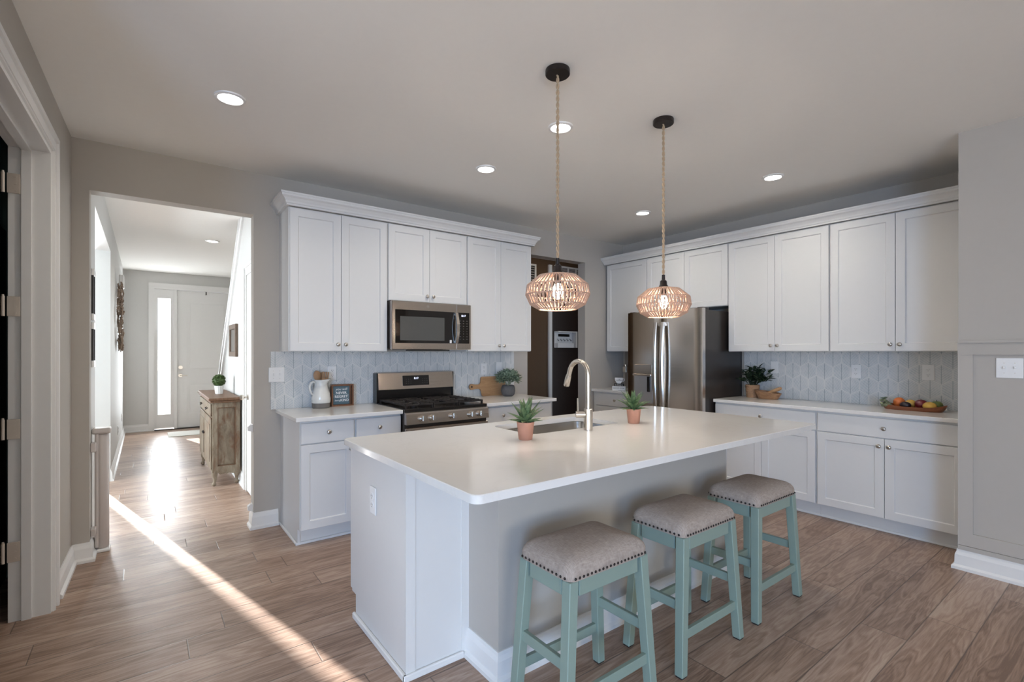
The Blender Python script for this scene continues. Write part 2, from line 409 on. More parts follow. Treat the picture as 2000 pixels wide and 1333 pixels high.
# left wall turns a touch away from square; s = distance from the back corner, towards the camera
LC = Vector((-.378, BY, 0)); LD = Vector((-.027, -1, 0)).normalized(); LN = Vector((1, -.027, 0)).normalized()
LM = Matrix(((LN.x, LD.x, 0, LC.x), (LN.y, LD.y, 0, LC.y), (0, 0, 1, 0), (0, 0, 0, 1)))   # local (n, s, z)
D0, D1, DH = .700, 2.02, 2.43      # door opening along the left wall
b = B().box(-.125, 0, -.12, D0, 0, CZ, M=LM).box(-.125, 0, D0, D1, DH, CZ, M=LM).box(-.125, 0, D1, 2.30, 0, CZ, M=LM)
struct(b, 'wall_left', WALL)
struct(B().box(RX, RX+.12, PY, BY+BT, 0, CZ), 'wall_right', WALL)
b = B().box(PX, PX+.9, -1.3, PY, 0, CZ)
struct(b, 'wall_pantry', WALL)
# rear of the room, behind the camera, with two windows, and the side wall with a third
b = B().box(-3.4, -2.05, -4.7, -4.55, 0, .45).box(.85, 6.2, -4.7, -4.55, 0, .45).box(-3.4, 6.2, -4.7, -4.55, 2.42, CZ)
for x0, x1 in ((-3.4, -2.05), (.85, 1.7), (3.5, 6.2)): b.box(x0, x1, -4.7, -4.55, .45, 2.42)
struct(b, 'wall_rear', WALL)
b = B().box(-3.4, -3.25, -4.55, 1.85, 0, .45).box(-3.4, -3.25, -4.55, 1.85, 2.42, CZ).box(-3.4, -3.25, -4.55, -4.3, .45, 2.42).box(-3.4, -3.25, -2.3, -.35, .45, 2.42).box(-3.4, -3.25, 1.75, 1.85, .45, 2.42)
struct(b, 'wall_side', WALL)
struct(B().box(6.05, 6.2, -4.55, -1.3, 0, CZ).box(5.015, 6.2, -1.42, -1.3, 0, CZ), 'wall_alcove', WALL)
def window(name, x0, x1, z0, z1, loc, rot):
    r = thing(name, '', 'window', loc, rot); del r['label']; del r['category']; r['kind'] = 'structure'
    f = B()
    for (a, c, e, g) in ((x0, x0+.06, z0, z1), (x1-.06, x1, z0, z1), (x0+.06, x1-.06, z0, z0+.06), (x0+.06, x1-.06, z1-.06, z1)): f.box(a, c, -.05, .05, e, g)
    m = (x0+x1)/2; f.box(m-.02, m+.02, -.03, .03, z0+.06, z1-.06)
    f.build('window_frame', TRIM, r, local=True); B().box(x0+.06, x1-.06, -.004, .004, z0+.06, z1-.06).build('pane', GLASS, r, local=True)
window('window_1', -1.45, 1.45, .0, 2.42, (-.6, -4.63, 0), 0)
window('window_2', -.9, .9, .45, 2.42, (2.6, -4.63, 0), 0)
window('window_3', -1.05, 1.05, .45, 2.42, (-3.33, .7, 0), PI/2)
window('window_7', -1.0, 1.0, .45, 2.42, (-3.33, -3.3, 0), PI/2)

# hall: left wall with the wide opening to the parlor, front wall, stair wall, parlor shell
OP0, OP1 = 4.65, 6.65
b = B().box(HX-.125, HX, BY+BT, OP0, 0, CZ).box(HX-.125, HX, OP1, HF, 0, CZ).box(HX-.125, HX, OP0, OP1, OH, CZ)
struct(b, 'wall_hall_left', WALLH)
b = B().box(-3.4, 3.0, HF, HF+.12, 2.56, 4.4).box(-3.4, -1.50, HF, HF+.12, 0, 2.56).box(-1.50, -.62, HF, HF+.12, 0, .5).box(-1.50, -.62, HF, HF+.12, 2.25, 2.56).box(-.62, .05, HF, HF+.12, 0, 2.56).box(1.46, 3.0, HF, HF+.12, 0, 2.56)
struct(b, 'wall_hall_front', WALLH)
window('window_4', -.44, .44, .5, 2.25, (-1.06, HF+.06, 0), 0)
struct(B().box(-3.4, -3.28, BY+BT, 4.55, 0, CZ).box(-3.4, -3.28, 6.65, HF, 0, CZ).box(-3.4, -3.28, 4.55, 6.65, 0, .5).box(-3.4, -3.28, 4.55, 6.65, 2.4, CZ), 'wall_parlor', WALLH)
window('window_6_added', -1.05, 1.05, .5, 2.4, (-3.34, 5.6, 0), PI/2)  # unseen window, added to go with the parlor side fill
struct(B().box(-3.28, -.56, 4.20, 4.32, 0, CZ).box(-3.4, -3.28, 1.97, 4.32, 0, CZ).box(-3.4, -.575, 1.85, 1.97, 0, CZ), 'wall_study', TEALW)
# stair wall: sloped top edge
SL = 1.711/1.784
def slz(y): return 2.79-SL*(y-5.717)
b = B().prism([(BY+BT, 0), (slz(0)/SL, 0), (5.75, slz(5.75)), (5.75, CZ+.02), (BY+BT, CZ+.02)], 'x', HW, HW+.10)
struct(b, 'wall_hall_right', WALLH)
struct(B().box(1.95, 2.07, BY+BT, HF, 0, 4.4), 'wall_stair', WALLH)
def slope_board(b, t0, t1, off0, off1, x0, x1):
    ang = math.atan(SL); ny, nz = math.sin(ang), math.cos(ang)
    pts = []
    for y, off in ((t0, off0), (t1, off0), (t1, off1), (t0, off1)): pts.append((y+ny*off, slz(y)+nz*off))
    b.prism(pts, 'x', x0, x1)
b = B(); slope_board(b, 5.70, 8.55, -.09, 0, HW-.018, HW); slope_board(b, 5.70, 8.55, 0, .02, HW-.03, HW+.13); struct(b, 'trim_stair_skirt', TRIM)
b = B(); slope_board(b, 5.72, 7.55, .05, .085, HW+.02, HW+.07); slope_board(b, 5.9, 5.95, .02, .05, HW+.035, HW+.055); slope_board(b, 7.3, 7.35, .02, .05, HW+.035, HW+.055)
tag(b.build('stair_handrail', DWOOD), 'dark wooden handrail running down the sloped stair wall', 'handrail')
b = B()
for k in range(9): b.box(HW+.13, 1.94, 8.55-.26*(k+1), 8.55-.26*k, 0, .19*(k+1))
tag(b.build('staircase', TRIM), 'white staircase rising behind the sloped hall wall', 'stairs')

# baseboards: profile (out, up)
BP = [(0, 0), (.030, 0), (.030, .018), (.017, .030), (.015, .090), (.008, .110), (.006, .125), (0, .125)]
def base_run(b, p, q, n):
    p, q, n = Vector((*p, 0)), Vector((*q, 0)), Vector((*n, 0))
    A = [b.b.verts.new(p+n*o+Vector((0, 0, z))) for o, z in BP]; C = [b.b.verts.new(q+n*o+Vector((0, 0, z))) for o, z in BP]
    m = len(BP); b.face(A); b.face(C[::-1])
    for i in range(m): b.face([A[i], A[(i+1) % m], C[(i+1) % m], C[i]])
    return b
def sweep(b, prof, path):
    P = [Vector((*p, 0)) for p in path]; n = len(P); rings = []
    for i, p in enumerate(P):
        ds = ([(P[i]-P[i-1]).normalized()] if i > 0 else []) + ([(P[i+1]-P[i]).normalized()] if i < n-1 else [])
        ns = [Vector((d.y, -d.x, 0)) for d in ds]
        m = ns[0] if len(ns) == 1 else (ns[0]+ns[1])/(1+ns[0].dot(ns[1]))
        rings.append([b.b.verts.new(p+m*o+Vector((0, 0, z))) for o, z in prof])
    k = len(prof)
    for a, c in zip(rings, rings[1:]):
        for i in range(k): b.face([a[i], a[(i+1) % k], c[(i+1) % k], c[i]])
    b.face(rings[0]); b.face(rings[-1][::-1]); return b
lw = lambda s: (LC+LD*s).to_tuple()[:2]
struct(base_run(B(), lw(0), lw(.555), (LN.x, LN.y)), 'baseboard_left', TRIM)
b = sweep(B(), BP, [(-.38, BY), (HX, BY), (HX, BY+BT)]); sweep(b, BP, [(OR, BY+BT), (OR, BY), (.845, BY)])
struct(b, 'baseboard_back', TRIM)
b = base_run(B(), (HX, BY+BT), (HX, OP0), (1, 0)); base_run(b, (HX, OP1), (HX, HF), (1, 0)); struct(b, 'baseboard_hall_left', TRIM)
struct(base_run(B(), (HX, HF), (.05, HF), (0, -1)), 'baseboard_hall_front', TRIM)
struct(base_run(B(), (HW, 5.47), (HW, 8.4), (-1, 0)), 'baseboard_hall_right', TRIM)
b = sweep(B(), BP, [(4.40, PY), (PX, PY), (PX, -1.3)]); struct(b, 'baseboard_pantry', TRIM)

# board-and-batten on the pantry wall
b = B().box(PX-.035, PX, -1.3, PY, 1.425, 1.442).box(PX-.018, PX, -1.3, PY, 1.352, 1.425).box(PX-.014, PX, PY-.070, PY, .235, 1.352).box(PX-.014, PX, -1.3, PY, .155, .235).box(PX-.012, PX, -1.3, PY, .125, .152)
for y in (-.02, -.72): b.box(PX-.014, PX, y-.07, y, .235, 1.352)
struct(b, 'trim_wainscot', WALL)

# left door: casing, jamb, dark door with hinges
def casing(b, s0, s1, z1, side=0, W=.085):
    # flat casing with an outer bead and inner step, in (n, s, z) frame
    for a, c in ((s0-W, s0), (s1, s1+W)):
        b.box(0, .014, a, c, 0, z1+W, M=LM)
    b.box(0, .014, s0, s1, z1, z1+W, M=LM)
    b.box(0, .026, s0-W, s0-W+.022, 0, z1+W, M=LM); b.box(0, .026, s1+W-.022, s1+W, 0, z1+W, M=LM); b.box(0, .026, s0-W+.022, s1+W-.022, z1+W-.022, z1+W, M=LM)
    b.box(0, .019, s0-.018, s0-.006, 0, z1+.006, M=LM); b.box(0, .019, s0-.006, s1+.006, z1+.006, z1+.018, M=LM)
b = B(); casing(b, D0, D1, DH)
b.box(-.155, .004, D0, D0+.019, 0, DH, M=LM).box(-.155, .004, D1-.019, D1, 0, DH, M=LM).box(-.155, .004, D0+.019, D1-.019, DH-.019, DH, M=LM)
b.box(-.105, -.068, D0+.019, D0+.031, 0, DH-.03, M=LM).box(-.105, -.068, D0+.019, D1-.019, DH-.031, DH-.019, M=LM)
struct(b, 'trim_door_casing', TRIM)
hp = LC+LD*(D0+.03)+LN*(-.165)
dr = thing('door_1', '', '', (hp.x, hp.y, 0), 0); del dr['label']; del dr['category']; dr['kind'] = 'structure'
b = B().box(-.93, -.022, -.020, .022, .012, DH-.03, .002)
b.box(-.81, -.14, -.024, -.019, .25, 1.0).box(-.81, -.14, -.024, -.019, 1.15, 2.25)
slab = b.build('door_slab', DWOOD, dr, local=True)
for z in (.36, .98, 1.60, 2.22):
    b = B(); b.cyl((-.004, -.012, z-.05), .0075, .10, seg=12).cyl((-.004, -.012, z+.05), .005, .008, seg=10)
    b.box(.010, .058, -.0125, -.010, z-.05, z+.05, .001).box(-.050, -.013, -.0245, -.0205, z-.05, z+.05, .001)
    for q in (-.034, 0, .034): b.cyl((.040, -.0145, z+q), .005, .002, 'y', 10)
    for q in (-.034, .034): b.cyl((-.034, -.0262, z+q), .005, .002, 'y', 10)
    b.build('hinge', HINGE, dr, local=True)

# study seen past the hinge gap: a shelf with books
sh = thing('study_shelf', 'dark wooden wall shelf seen through the hinge gap of the left door', 'shelf', (-1.8, 4.07, 0))
for i, z in enumerate((.45, 1.02, 1.30, 1.62, 1.95)):
    B().box(-2.4, -.70, 3.95, 4.195, z, z+.03).build('shelf_board', WFRAME if i % 2 else DWOOD, sh)
B().box(-2.43, -2.4, 3.95, 4.195, 0, 2.1).build('side_panel', DWOOD, sh); B().box(-.70, -.67, 3.95, 4.195, 0, 2.1).build('side_panel', DWOOD, sh)
bc = [(.25, .06, .05), (.7, .68, .62), (.06, .2, .16), (.45, .3, .1), (.08, .1, .15)]
for i in range(5):
    m = simple('book_cover_%s' % 'abcde'[i], bc[i], .6)
    o = B().box(-1.0, -.75, 3.97, 4.15, 1.3312+.031*i, 1.3612+.031*i-.0002, .002).build('book', m)
    tag(o, ['red book, lowest of the flat stack on the study shelf', 'white book, second from the bottom of the study shelf stack', 'dark green book in the middle of the study shelf stack', 'tan book, second from the top of the study shelf stack', 'navy book, topmost of the flat stack on the study shelf'][i], 'book', 'books stacked flat on the study shelf')

# front door and sidelight
fd = thing('door_2', '', '', (.9, HF, 0)); del fd['label']; del fd['category']; fd['kind'] = 'structure'
b = B().box(.05, .13, HF-.03, HF+.12, 0, 2.53).box(.41, .455, HF-.02, HF+.12, 0, 2.46).box(1.375, 1.46, HF-.03, HF+.12, 0, 2.53).box(.13, 1.375, HF-.03, HF+.12, 2.46, 2.56).box(.05, 1.46, HF-.035, HF-.03, 2.50, 2.56)
b.build('door_frame', TRIM, fd)
def panel_door(x0, x1, y, z0, z1, panels, t=.045):
    b = B(); b.box(x0, x1, y, y+t, z0, z1, .002)
    for (a, c, e, g) in panels:
        for k, (i, yy) in enumerate(((0, -.004), (.022, .006))): pass
        ring = []
        b.box(a, c, y-.006, y, e, e+.014).box(a, c, y-.006, y, g-.014, g).box(a, a+.014, y-.006, y, e+.014, g-.014).box(c-.014, c, y-.006, y, e+.014, g-.014)
        b.box(a+.05, c-.05, y-.005, y, e+.05, g-.05, .003)
    return b
panel_door(.457, 1.373, HF+.01, .015, 2.455, [(.60, 1.23, .25, .83), (.60, 1.23, 1.02, 2.28)]).build('door_slab', TRIM, fd)
h = B(); h.cyl((.505, HF+.005, 1.09), .032, -.03, 'y', 20).cyl((.505, HF+.005, .945), .032, -.02, 'y', 20).cyl((.505, HF-.01, .945), .010, -.045, 'y', 12).box(.50, .61, HF-.062, HF-.048, .936, .952, .005); h.build('door_handle', NICKEL, fd)
B().box(.885, .90, HF-.02, HF+.01, 2.40, 2.46, .003).build('hook', BRONZE, fd)
B().box(.13, 1.375, HF-.05, HF+.1, 0, .014).build('threshold', BRONZE, fd)
sl = thing('window_5', '', '', (.27, HF, 0)); del sl['label']; del sl['category']; sl['kind'] = 'structure'
B().box(.13, .178, HF+.0, HF+.06, .03, 2.46).box(.360, .41, HF+.0, HF+.06, .03, 2.46).box(.178, .36, HF+.0, HF+.06, .03, .27).box(.178, .36, HF+.0, HF+.06, 2.30, 2.46).box(.165, .178, HF-.008, HF, .255, 2.315).box(.36, .373, HF-.008, HF, .255, 2.315).box(.178, .36, HF-.008, HF, .255, .27).box(.178, .36, HF-.008, HF, 2.30, 2.315).build('window_frame', TRIM, sl)
B().box(.178, .36, HF+.028, HF+.034, .27, 2.30).build('pane', GLASS, sl)
tag(B().box(.30, 1.30, 9.50, 10.05, 0.0003, .010, .003).build('door_mat', MATM), 'pale beige mat on the hall floor before the front door', 'mat')

# side door in the hall's right wall
sd = thing('door_3', '', '', (HW, 4.95, 0)); del sd['label']; del sd['category']; sd['kind'] = 'structure'
b = B().box(HW-.018, HW, 5.375, 5.465, 0, 2.21).box(HW-.030, HW, 5.445, 5.465, 0, 2.21).box(HW-.018, HW, 4.40, 5.375, 2.12, 2.21).box(HW-.030, HW, 4.40, 5.465, 2.19, 2.215).box(HW-.018, HW, 4.40, 4.48, 0, 2.12).box(HW-.022, HW-.0005, 5.374, 5.385, 0, 2.119)
b.build('door_casing', TRIM, sd)
B().box(HW-.012, HW-.001, 4.482, 5.373, .012, 2.118).box(HW-.016, HW-.0125, 4.60, 5.24, 1.05, 1.98).box(HW-.016, HW-.0125, 4.60, 5.24, .2, .85).build('door_slab', TRIM, sd)
B().lathe([(0, -.075), (.022, -.070), (.028, -.055), (.022, -.040), (.010, -.030), (.010, -.008), (.027, -.006), (.027, 0), (0, 0)], (HW-.012, 5.30, .93), 18, 'x').build('knob', NICKEL, sd, smooth=40)

# mudroom beyond the right-hand opening
b = B().box(3.1, 3.385, BY+BT, 5.55, 0, CZ).box(3.1, 5.9, 5.55, 5.65, 0, CZ).box(5.75, 5.9, BY+BT, 5.55, 0, CZ)
struct(b, 'wall_mudroom', DBROWN)
struct(B().box(4.855, 4.915, 5.515, 5.549, 0, 2.68), 'trim_mudroom', TRIM)
b = B().box(4.92, 5.74, 5.525, 5.549, .01, 2.36, .002); o = struct(b, 'door_4', DWOOD)
light('mudroom_fill', 'AREA', (4.3, 4.75, CZ-.03), 3.2, (1, .80, .55), (0, .35, -1), shape='DISK', size=.2)  # added fill that lifts the dark mudroom, no fixture modelled
def grille(name, label, x0, x1, z0, z1, y, vert):
    r = thing(name, label, 'vent', ((x0+x1)/2, y, z0))
    f = B().box(x0, x0+.025, y-.015, y, z0, z1).box(x1-.025, x1, y-.015, y, z0, z1).box(x0+.025, x1-.025, y-.015, y, z0, z0+.025).box(x0+.025, x1-.025, y-.015, y, z1-.025, z1)
    if vert:
        for k in (1, 2): xx = x0+(x1-x0)*k/3; f.box(xx-.010, xx+.010, y-.015, y, z0+.025, z1-.025)
    f.build('frame', TRIM, r)
    s = B(); n = 14
    for k in range(n): zc = z0+.03+(z1-z0-.06)*(k+.5)/n; s.box(x0+.025, x1-.025, y-.008, y, zc-.004, zc+.004)
    s.build('louvers', GATEM, r); B().box(x0+.025, x1-.025, y-.001, y, z0+.025, z1-.025).build('backing', GASKET, r)
grille('return_air_grille', 'white louvered grille with upright bars high beyond the right opening', 5.10, 5.60, 2.38, 2.69, 5.549, True)
grille('wall_vent', 'small white framed vent on the brown wall left of the tan pendant', 4.34, 4.62, 2.10, 2.66, 5.549, False)
wo = thing('wall_organizer', 'white wooden key and mail rack with hooks on the dark door', 'organizer', (5.15, 5.5, 1.43))
y = 5.525; QX = 4.96
B().box(QX, QX+.37, y-.012, y-.0005, 1.43, 1.68, .004).build('back_board', TRIM, wo)
B().box(QX+.02, QX+.35, y-.07, y-.056, 1.43, 1.50, .003).box(QX+.02, QX+.03, y-.056, y-.012, 1.43, 1.50).box(QX+.34, QX+.35, y-.056, y-.012, 1.43, 1.50).box(QX+.03, QX+.34, y-.056, y-.012, 1.43, 1.44).build('mail_tray', TRIM, wo)
B().box(QX+.37, QX+.40, y-.10, y-.0005, 1.43, 1.68, .003).box(QX, QX+.37, y-.10, y-.012, 1.665, 1.68).build('side_board', TRIM, wo)
B().box(QX+.07, QX+.31, y-.016, y-.012, 1.60, 1.64, .002).build('chalk_strip', BLACK, wo)
for k in range(5):
    x = QX+.05+.065*k
    B().tube([(x, y-.013, 1.565), (x, y-.03, 1.555), (x, y-.035, 1.535), (x, y-.048, 1.53), (x, y-.052, 1.55)], .004, 6).build('hook', BRONZE, wo)

# ------------------------------------------------------------------ cabinets (local frame: x right along the front, y into the wall, front plane at y = 0)
def shaker(w, h, t=.02, rail=.058, rec=.009):
    b = B(); R = []
    for i, y in ((0, 0), (0, -t+.002), (.002, -t), (rail, -t), (rail+.006, -t+rec)):
        R.append([b.b.verts.new(p) for p in ((i, y, i), (w-i, y, i), (w-i, y, h-i), (i, y, h-i))])
    for a, c in zip(R, R[1:]):
        for k in range(4): b.face([a[k], a[(k+1) % 4], c[(k+1) % 4], c[k]])
    b.face(R[-1]); b.face(R[0][::-1]); return b
KNOB = None
def put(o, parent, x, y, z): o.parent = parent; o.location = (x, y, z); return o
def knob(parent, x, z, t=.02):
    global KNOB
    if KNOB is None:
        KNOB = B().lathe([(0, -.026), (.010, -.0255), (.0150, -.021), (.0155, -.017), (.011, -.013), (.006, -.010), (.006, -.002), (.009, 0), (0, 0)], (0, 0, 0), 20, 'y').build('knob', NICKEL, smooth=50, local=True); o = KNOB
    else: o = KNOB.copy(); COL.objects.link(o)
    put(o, parent, x, -t, z); return o
def cabinet(name, label, cat, loc, rot, w, d, z0, z1, fronts, toe=False, group=None, endL=False):
    r = thing(name, label, cat, (loc[0], loc[1], z0), rot, group)
    H = z1-z0; b = B()
    if toe:
        b.box(0, w, 0, d, .114, H).box(.0, .018, .0, d, 0.0, .114).box(w-.018, w, .075, d, 0, .114)
        b.b.free(); b = B(); b.box(0, w, 0, d, .114, H)
        b.box(0, .018, .072 if not endL else .06, d, 0, .114).box(w-.018, w, .072, d, 0, .114)
        b.build('carcass', CAB, r, local=True)
        B().box(.018, w-.018, .072, .084, 0, .114).build('toe_kick', CAB, r, local=True)
    else:
        b.box(0, w, 0, d, 0, H); b.build('carcass', CAB, r, local=True)
    for f in fronts:
        kind, x0, x1, a, c = f[:5]; kn = f[5] if len(f) > 5 else None
        if kind == 'door': m = shaker(x1-x0, c-a)
        else: m = B().box(0, x1-x0, -.02, -.0003, 0, c-a, .003)
        o = m.build('door' if kind == 'door' else 'drawer_front', CAB, r, local=True); o.location = (x0, -.0003, a)
        if kn: knob(o, kn[0]-x0, kn[1]-a)
    return r
UZ0, UZ1 = 1.372, 2.452
UY = 3.893; UD = BY-UY-.001
G = .0035
def upper_doors(w, H, m=.012, kz=.055):
    c = w/2
    return [('door', m*.5, c-G/2, .004, H-.008, (c-G/2-.028, kz)), ('door', c+G/2, w-m*.5, .004, H-.008, (c+G/2+.028, kz))]
UX = [.852, 1.620, 2.395, 3.168]
g = 'white upper cabinets on the back wall'
cabinet('upper_cabinet', 'tall white two-door upper cabinet left of the microwave', 'cabinet', (UX[0], UY), 0, UX[1]-UX[0]-.001, UD, UZ0, UZ1, upper_doors(UX[1]-UX[0], UZ1-UZ0), group=g)
cabinet('upper_cabinet', 'short white two-door upper cabinet directly above the microwave', 'cabinet', (UX[1], UY), 0, UX[2]-UX[1]-.001, UD, 1.80, UZ1, upper_doors(UX[2]-UX[1], UZ1-1.80), group=g)
cabinet('upper_cabinet', 'white two-door upper cabinet between microwave and dark mudroom opening', 'cabinet', (UX[2], UY), 0, UX[3]-UX[2], UD, UZ0, UZ1, upper_doors(UX[3]-UX[2], UZ1-UZ0), group=g)
# right run
RXU = 4.648; RUD = RX-RXU-.001; RR = -PI/2
RY = [4.172, 3.563, 2.578, 1.679, .772]
g = 'white upper cabinets on the right wall'
w0 = RY[0]-RY[1]-.001
cabinet('upper_cabinet', 'single-door white upper cabinet in the corner left of the fridge', 'cabinet', (RXU, RY[0]), RR, w0, RUD, UZ0, UZ1, [('door', .006, w0-.004, .004, UZ1-UZ0-.008)], group=g)
w1 = RY[1]-RY[2]-.001; dd = upper_doors(w1, UZ1-1.83); dd = [q[:5] for q in dd]
cabinet('upper_cabinet', 'wide short white upper cabinet above the refrigerator', 'cabinet', (RXU, RY[1]), RR, w1, RUD, 1.83, UZ1, dd, group=g)
w2 = RY[2]-RY[3]-.001
cabinet('upper_cabinet', 'white two-door upper cabinet just right of the refrigerator', 'cabinet', (RXU, RY[2]), RR, w2, RUD, UZ0, UZ1, upper_doors(w2, UZ1-UZ0), group=g)
w3 = RY[3]-RY[4]
cabinet('upper_cabinet', 'rightmost white two-door upper cabinet beside the grey pantry wall', 'cabinet', (RXU, RY[3]), RR, w3, RUD, UZ0, UZ1, upper_doors(w3, UZ1-UZ0), group=g)
# crown: profile (out from the front plane, up)
CP = [(0, 0), (.022, 0), (.022, .012), (.028, .016), (.031, .030), (.045, .050), (.060, .060), (.062, .075), (.068, .075), (.068, .088), (0, .088)]
def crown(name, label, path, zb):
    # path: list of (x, y), room on the right-hand side of travel; mitred corners
    b = B(); P = [Vector((*p, 0)) for p in path]; n = len(P); rings = []
    for i, p in enumerate(P):
        ds = []
        if i > 0: ds.append((P[i]-P[i-1]).normalized())
        if i < n-1: ds.append((P[i+1]-P[i]).normalized())
        ns = [Vector((d.y, -d.x, 0)) for d in ds]
        m = ns[0] if len(ns) == 1 else (ns[0]+ns[1])/(1+ns[0].dot(ns[1]))
        rings.append([b.b.verts.new(p+m*o+Vector((0, 0, zb+z))) for o, z in CP])
    k = len(CP)
    for a, c in zip(rings, rings[1:]):
        for i in range(k): b.face([a[i], a[(i+1) % k], c[(i+1) % k], c[i]])
    b.face(rings[0]); b.face(rings[-1][::-1])
    tag(b.build(name, CAB), label, 'moulding')
ZC = UZ1+.0005
crown('crown_moulding', 'white crown moulding along the top of the back-wall cabinets', [(UX[0], BY-.001), (UX[0], UY-.021), (UX[3], UY-.021), (UX[3], BY-.001)], ZC)
crown('crown_moulding', 'white crown moulding along the top of the right-wall cabinets', [(RXU-.001, RY[0]-.0), (RXU-.021, RY[0]-.0), (RXU-.021, RY[4])], ZC)

# base cabinets
BFY = 3.605; BD = BY-BFY-.001; CH = .884
def base_fronts(cols, w, dz=.72, knobs=True, single_drawer=False, tops=.868):
    out = []
    n = len(cols)-1
    if single_drawer: out.append(('drawer', cols[0], cols[-1], dz+G, tops, ((cols[0]+cols[-1])/2, (dz+tops)/2)))
    for i in range(n):
        x0, x1 = cols[i]+(G/2 if i else 0), cols[i+1]-(G/2 if i < n-1 else 0)
        if not single_drawer: out.append(('drawer', x0, x1, dz+G, tops, ((x0+x1)/2, (dz+tops)/2)))
        kx = x1-.03 if i < n/2 else x0+.03
        out.append(('door', x0, x1, .122, dz-G, (kx, dz-.06)))
    return out
BL = [.862, 1.612]
wl = BL[1]-BL[0]
fr = base_fronts([.006, .386, wl-.006], wl)
# the two columns keep a visible stile between them
fr = [('drawer', .004, .376, .7235, .868, (.190, .796)), ('door', .004, .376, .122, .7165, (.346, .66)), ('drawer', .392, wl-.004, .7235, .868, (.568, .796)), ('door', .392, wl-.004, .122, .7165, (.420, .66))]
bc1 = cabinet('base_cabinet', 'white base cabinet left of the range with two drawers and two doors', 'cabinet', (BL[0], BFY), 0, wl, BD, 0, CH, fr, toe=True, endL=True, group='white base cabinets')
B().box(-.014, -.0005, .06, BD, 0, .020, .003).box(-.014, wl, .056, .0715, 0, .018, .003).build('shoe_moulding', TRIM, bc1, local=True)
x0 = 2.392; w2b = 3.185-x0
cabinet('base_cabinet', 'white base cabinet right of the range ending at the mudroom opening', 'cabinet', (x0, BFY), 0, w2b, BD, 0, CH, base_fronts([.006, w2b/2, w2b-.006], w2b), toe=True, group='white base cabinets')
BFX = 4.432; BDR = RX-BFX-.001
yb = 4.20; wc = yb-3.53
cabinet('base_cabinet', 'narrow white base cabinet between fridge and corner under coffee sign', 'cabinet', (BFX, yb), RR, wc, BDR, 0, CH, [('drawer', .05, wc-.006, .7235, .868, (wc/2+.02, .796)), ('door', .05, wc-.006, .122, .7165, (wc-.04, .66))], toe=True, group='white base cabinets')
BRY = [2.595, 1.698, .772]
for i, lab in enumerate(('white base cabinet next to the fridge with one wide drawer', 'white base cabinet beside the grey pantry wall with one wide drawer')):
    ww = BRY[i]-BRY[i+1]-.001; m = .008
    cols = [m, ww/2, ww-m]
    o = cabinet('base_cabinet', lab, 'cabinet', (BFX, BRY[i]), RR, ww, BDR, 0, CH, base_fronts(cols, ww, single_drawer=True), toe=True, group='white base cabinets')
    B().box(0, ww, .056, .0715, 0, .018, .003).build('shoe_moulding', TRIM, o, local=True)

# countertops
def slab(name, label, x0, x1, y0, y1):
    return tag(B().box(x0, x1, y0, y1, CH+.0003, .914, .003).build(name, QUARTZ), label, 'countertop')
slab('countertop', 'white quartz countertop under the pitcher left of the range', .826, 1.613, 3.556, BY-.001)
slab('countertop', 'white quartz countertop under the cutting board right of the range', 2.391, 3.228, 3.556, BY-.001)
slab('countertop', 'short white quartz countertop under the coffee sign', 4.392, RX-.001, 3.53, BY-.001)
slab('countertop', 'long white quartz countertop under the fruit tray on the right', 4.392, RX-.001, PY+.003, 2.598)
# backsplashes
tag(B().box(.790, 3.190, BY-.009, BY-.0003, .9145, UZ0-.0005).build('backsplash', TILEX), 'hexagon feather-pattern tile backsplash behind the range', 'backsplash')
tag(B().box(RX-.009, RX-.0003, PY+.002, 2.60, .9145, UZ0-.0005).build('backsplash', TILEY), 'hexagon feather-pattern tile backsplash behind the fruit tray', 'backsplash')

# ------------------------------------------------------------------ island
IX0, IX1, IY0, IY1 = .832, 3.405, 1.300, 2.592
isl = thing('kitchen_island', 'large kitchen island with white ends and grey seating side', 'island', (2.1, 2.0, 0))
CX0, CX1 = .868, 3.372
b = B().box(CX0, CX0+.02, 1.893, 2.545, .12, CH).box(CX0, CX0+.02, 1.893, 2.49, 0, .12).box(CX0, 1.172, 1.885, 1.893, 0, CH)
b.box(CX0-.003, CX0+.04, 1.881, 1.885, .02, CH).box(1.135, 1.172, 1.880, 1.885, .02, CH)
b.build('end_panel', CAB, isl)
B().box(CX1-.02, CX1, 1.893, 2.545, 0, CH).box(2.94, CX1, 1.885, 1.893, 0, CH).build('end_panel', CAB, isl)
B().box(CX0+.02, CX1-.02, 1.893, 2.52, .114, .60).box(CX0+.02, CX1-.02, 2.50, 2.52, .60, CH).box(CX0+.02, CX1-.02, 1.893, 1.93, .60, CH).box(CX0+.0205, CX1-.02, 2.47, 2.49, 0, .114).box(CX0+.0205, CX1-.02, 2.49, 2.545, .114, .13).build('cabinet_box', CAB, isl)
B().box(CX0, CX0+.02, 2.545, 2.57, .13, CH, .002).build('front_stile', CAB, isl)
for k in range(5):
    xa = CX0+.022+k*(CX1-CX0-.044)/5; xb = xa+(CX1-CX0-.044)/5-.004
    m = B(); m.add(shaker(xb-xa, CH-.15), Matrix.Translation((xb, 2.521, .13)) @ Matrix.Rotation(PI, 4, 'Z')); m.build('door', CAB, isl)
KX0, KX1, KY0 = 1.172, 2.94, 1.650
B().box(KX0, KX1, KY0, 1.885, 0, CH).build('knee_wall', WALL, isl, label='greige painted knee wall')
b = sweep(B(), BP, [(KX0, 1.885), (KX0, KY0), (KX1, KY0), (KX1, 1.885)])
b.build('baseboard', TRIM, isl)
B().box(CX0-.016, CX0, 1.870, 2.50, 0, .030, .004).box(CX0-.016, 1.142, 1.869, 1.8845, 0, .030, .004).build('shoe_moulding', TRIM, isl)
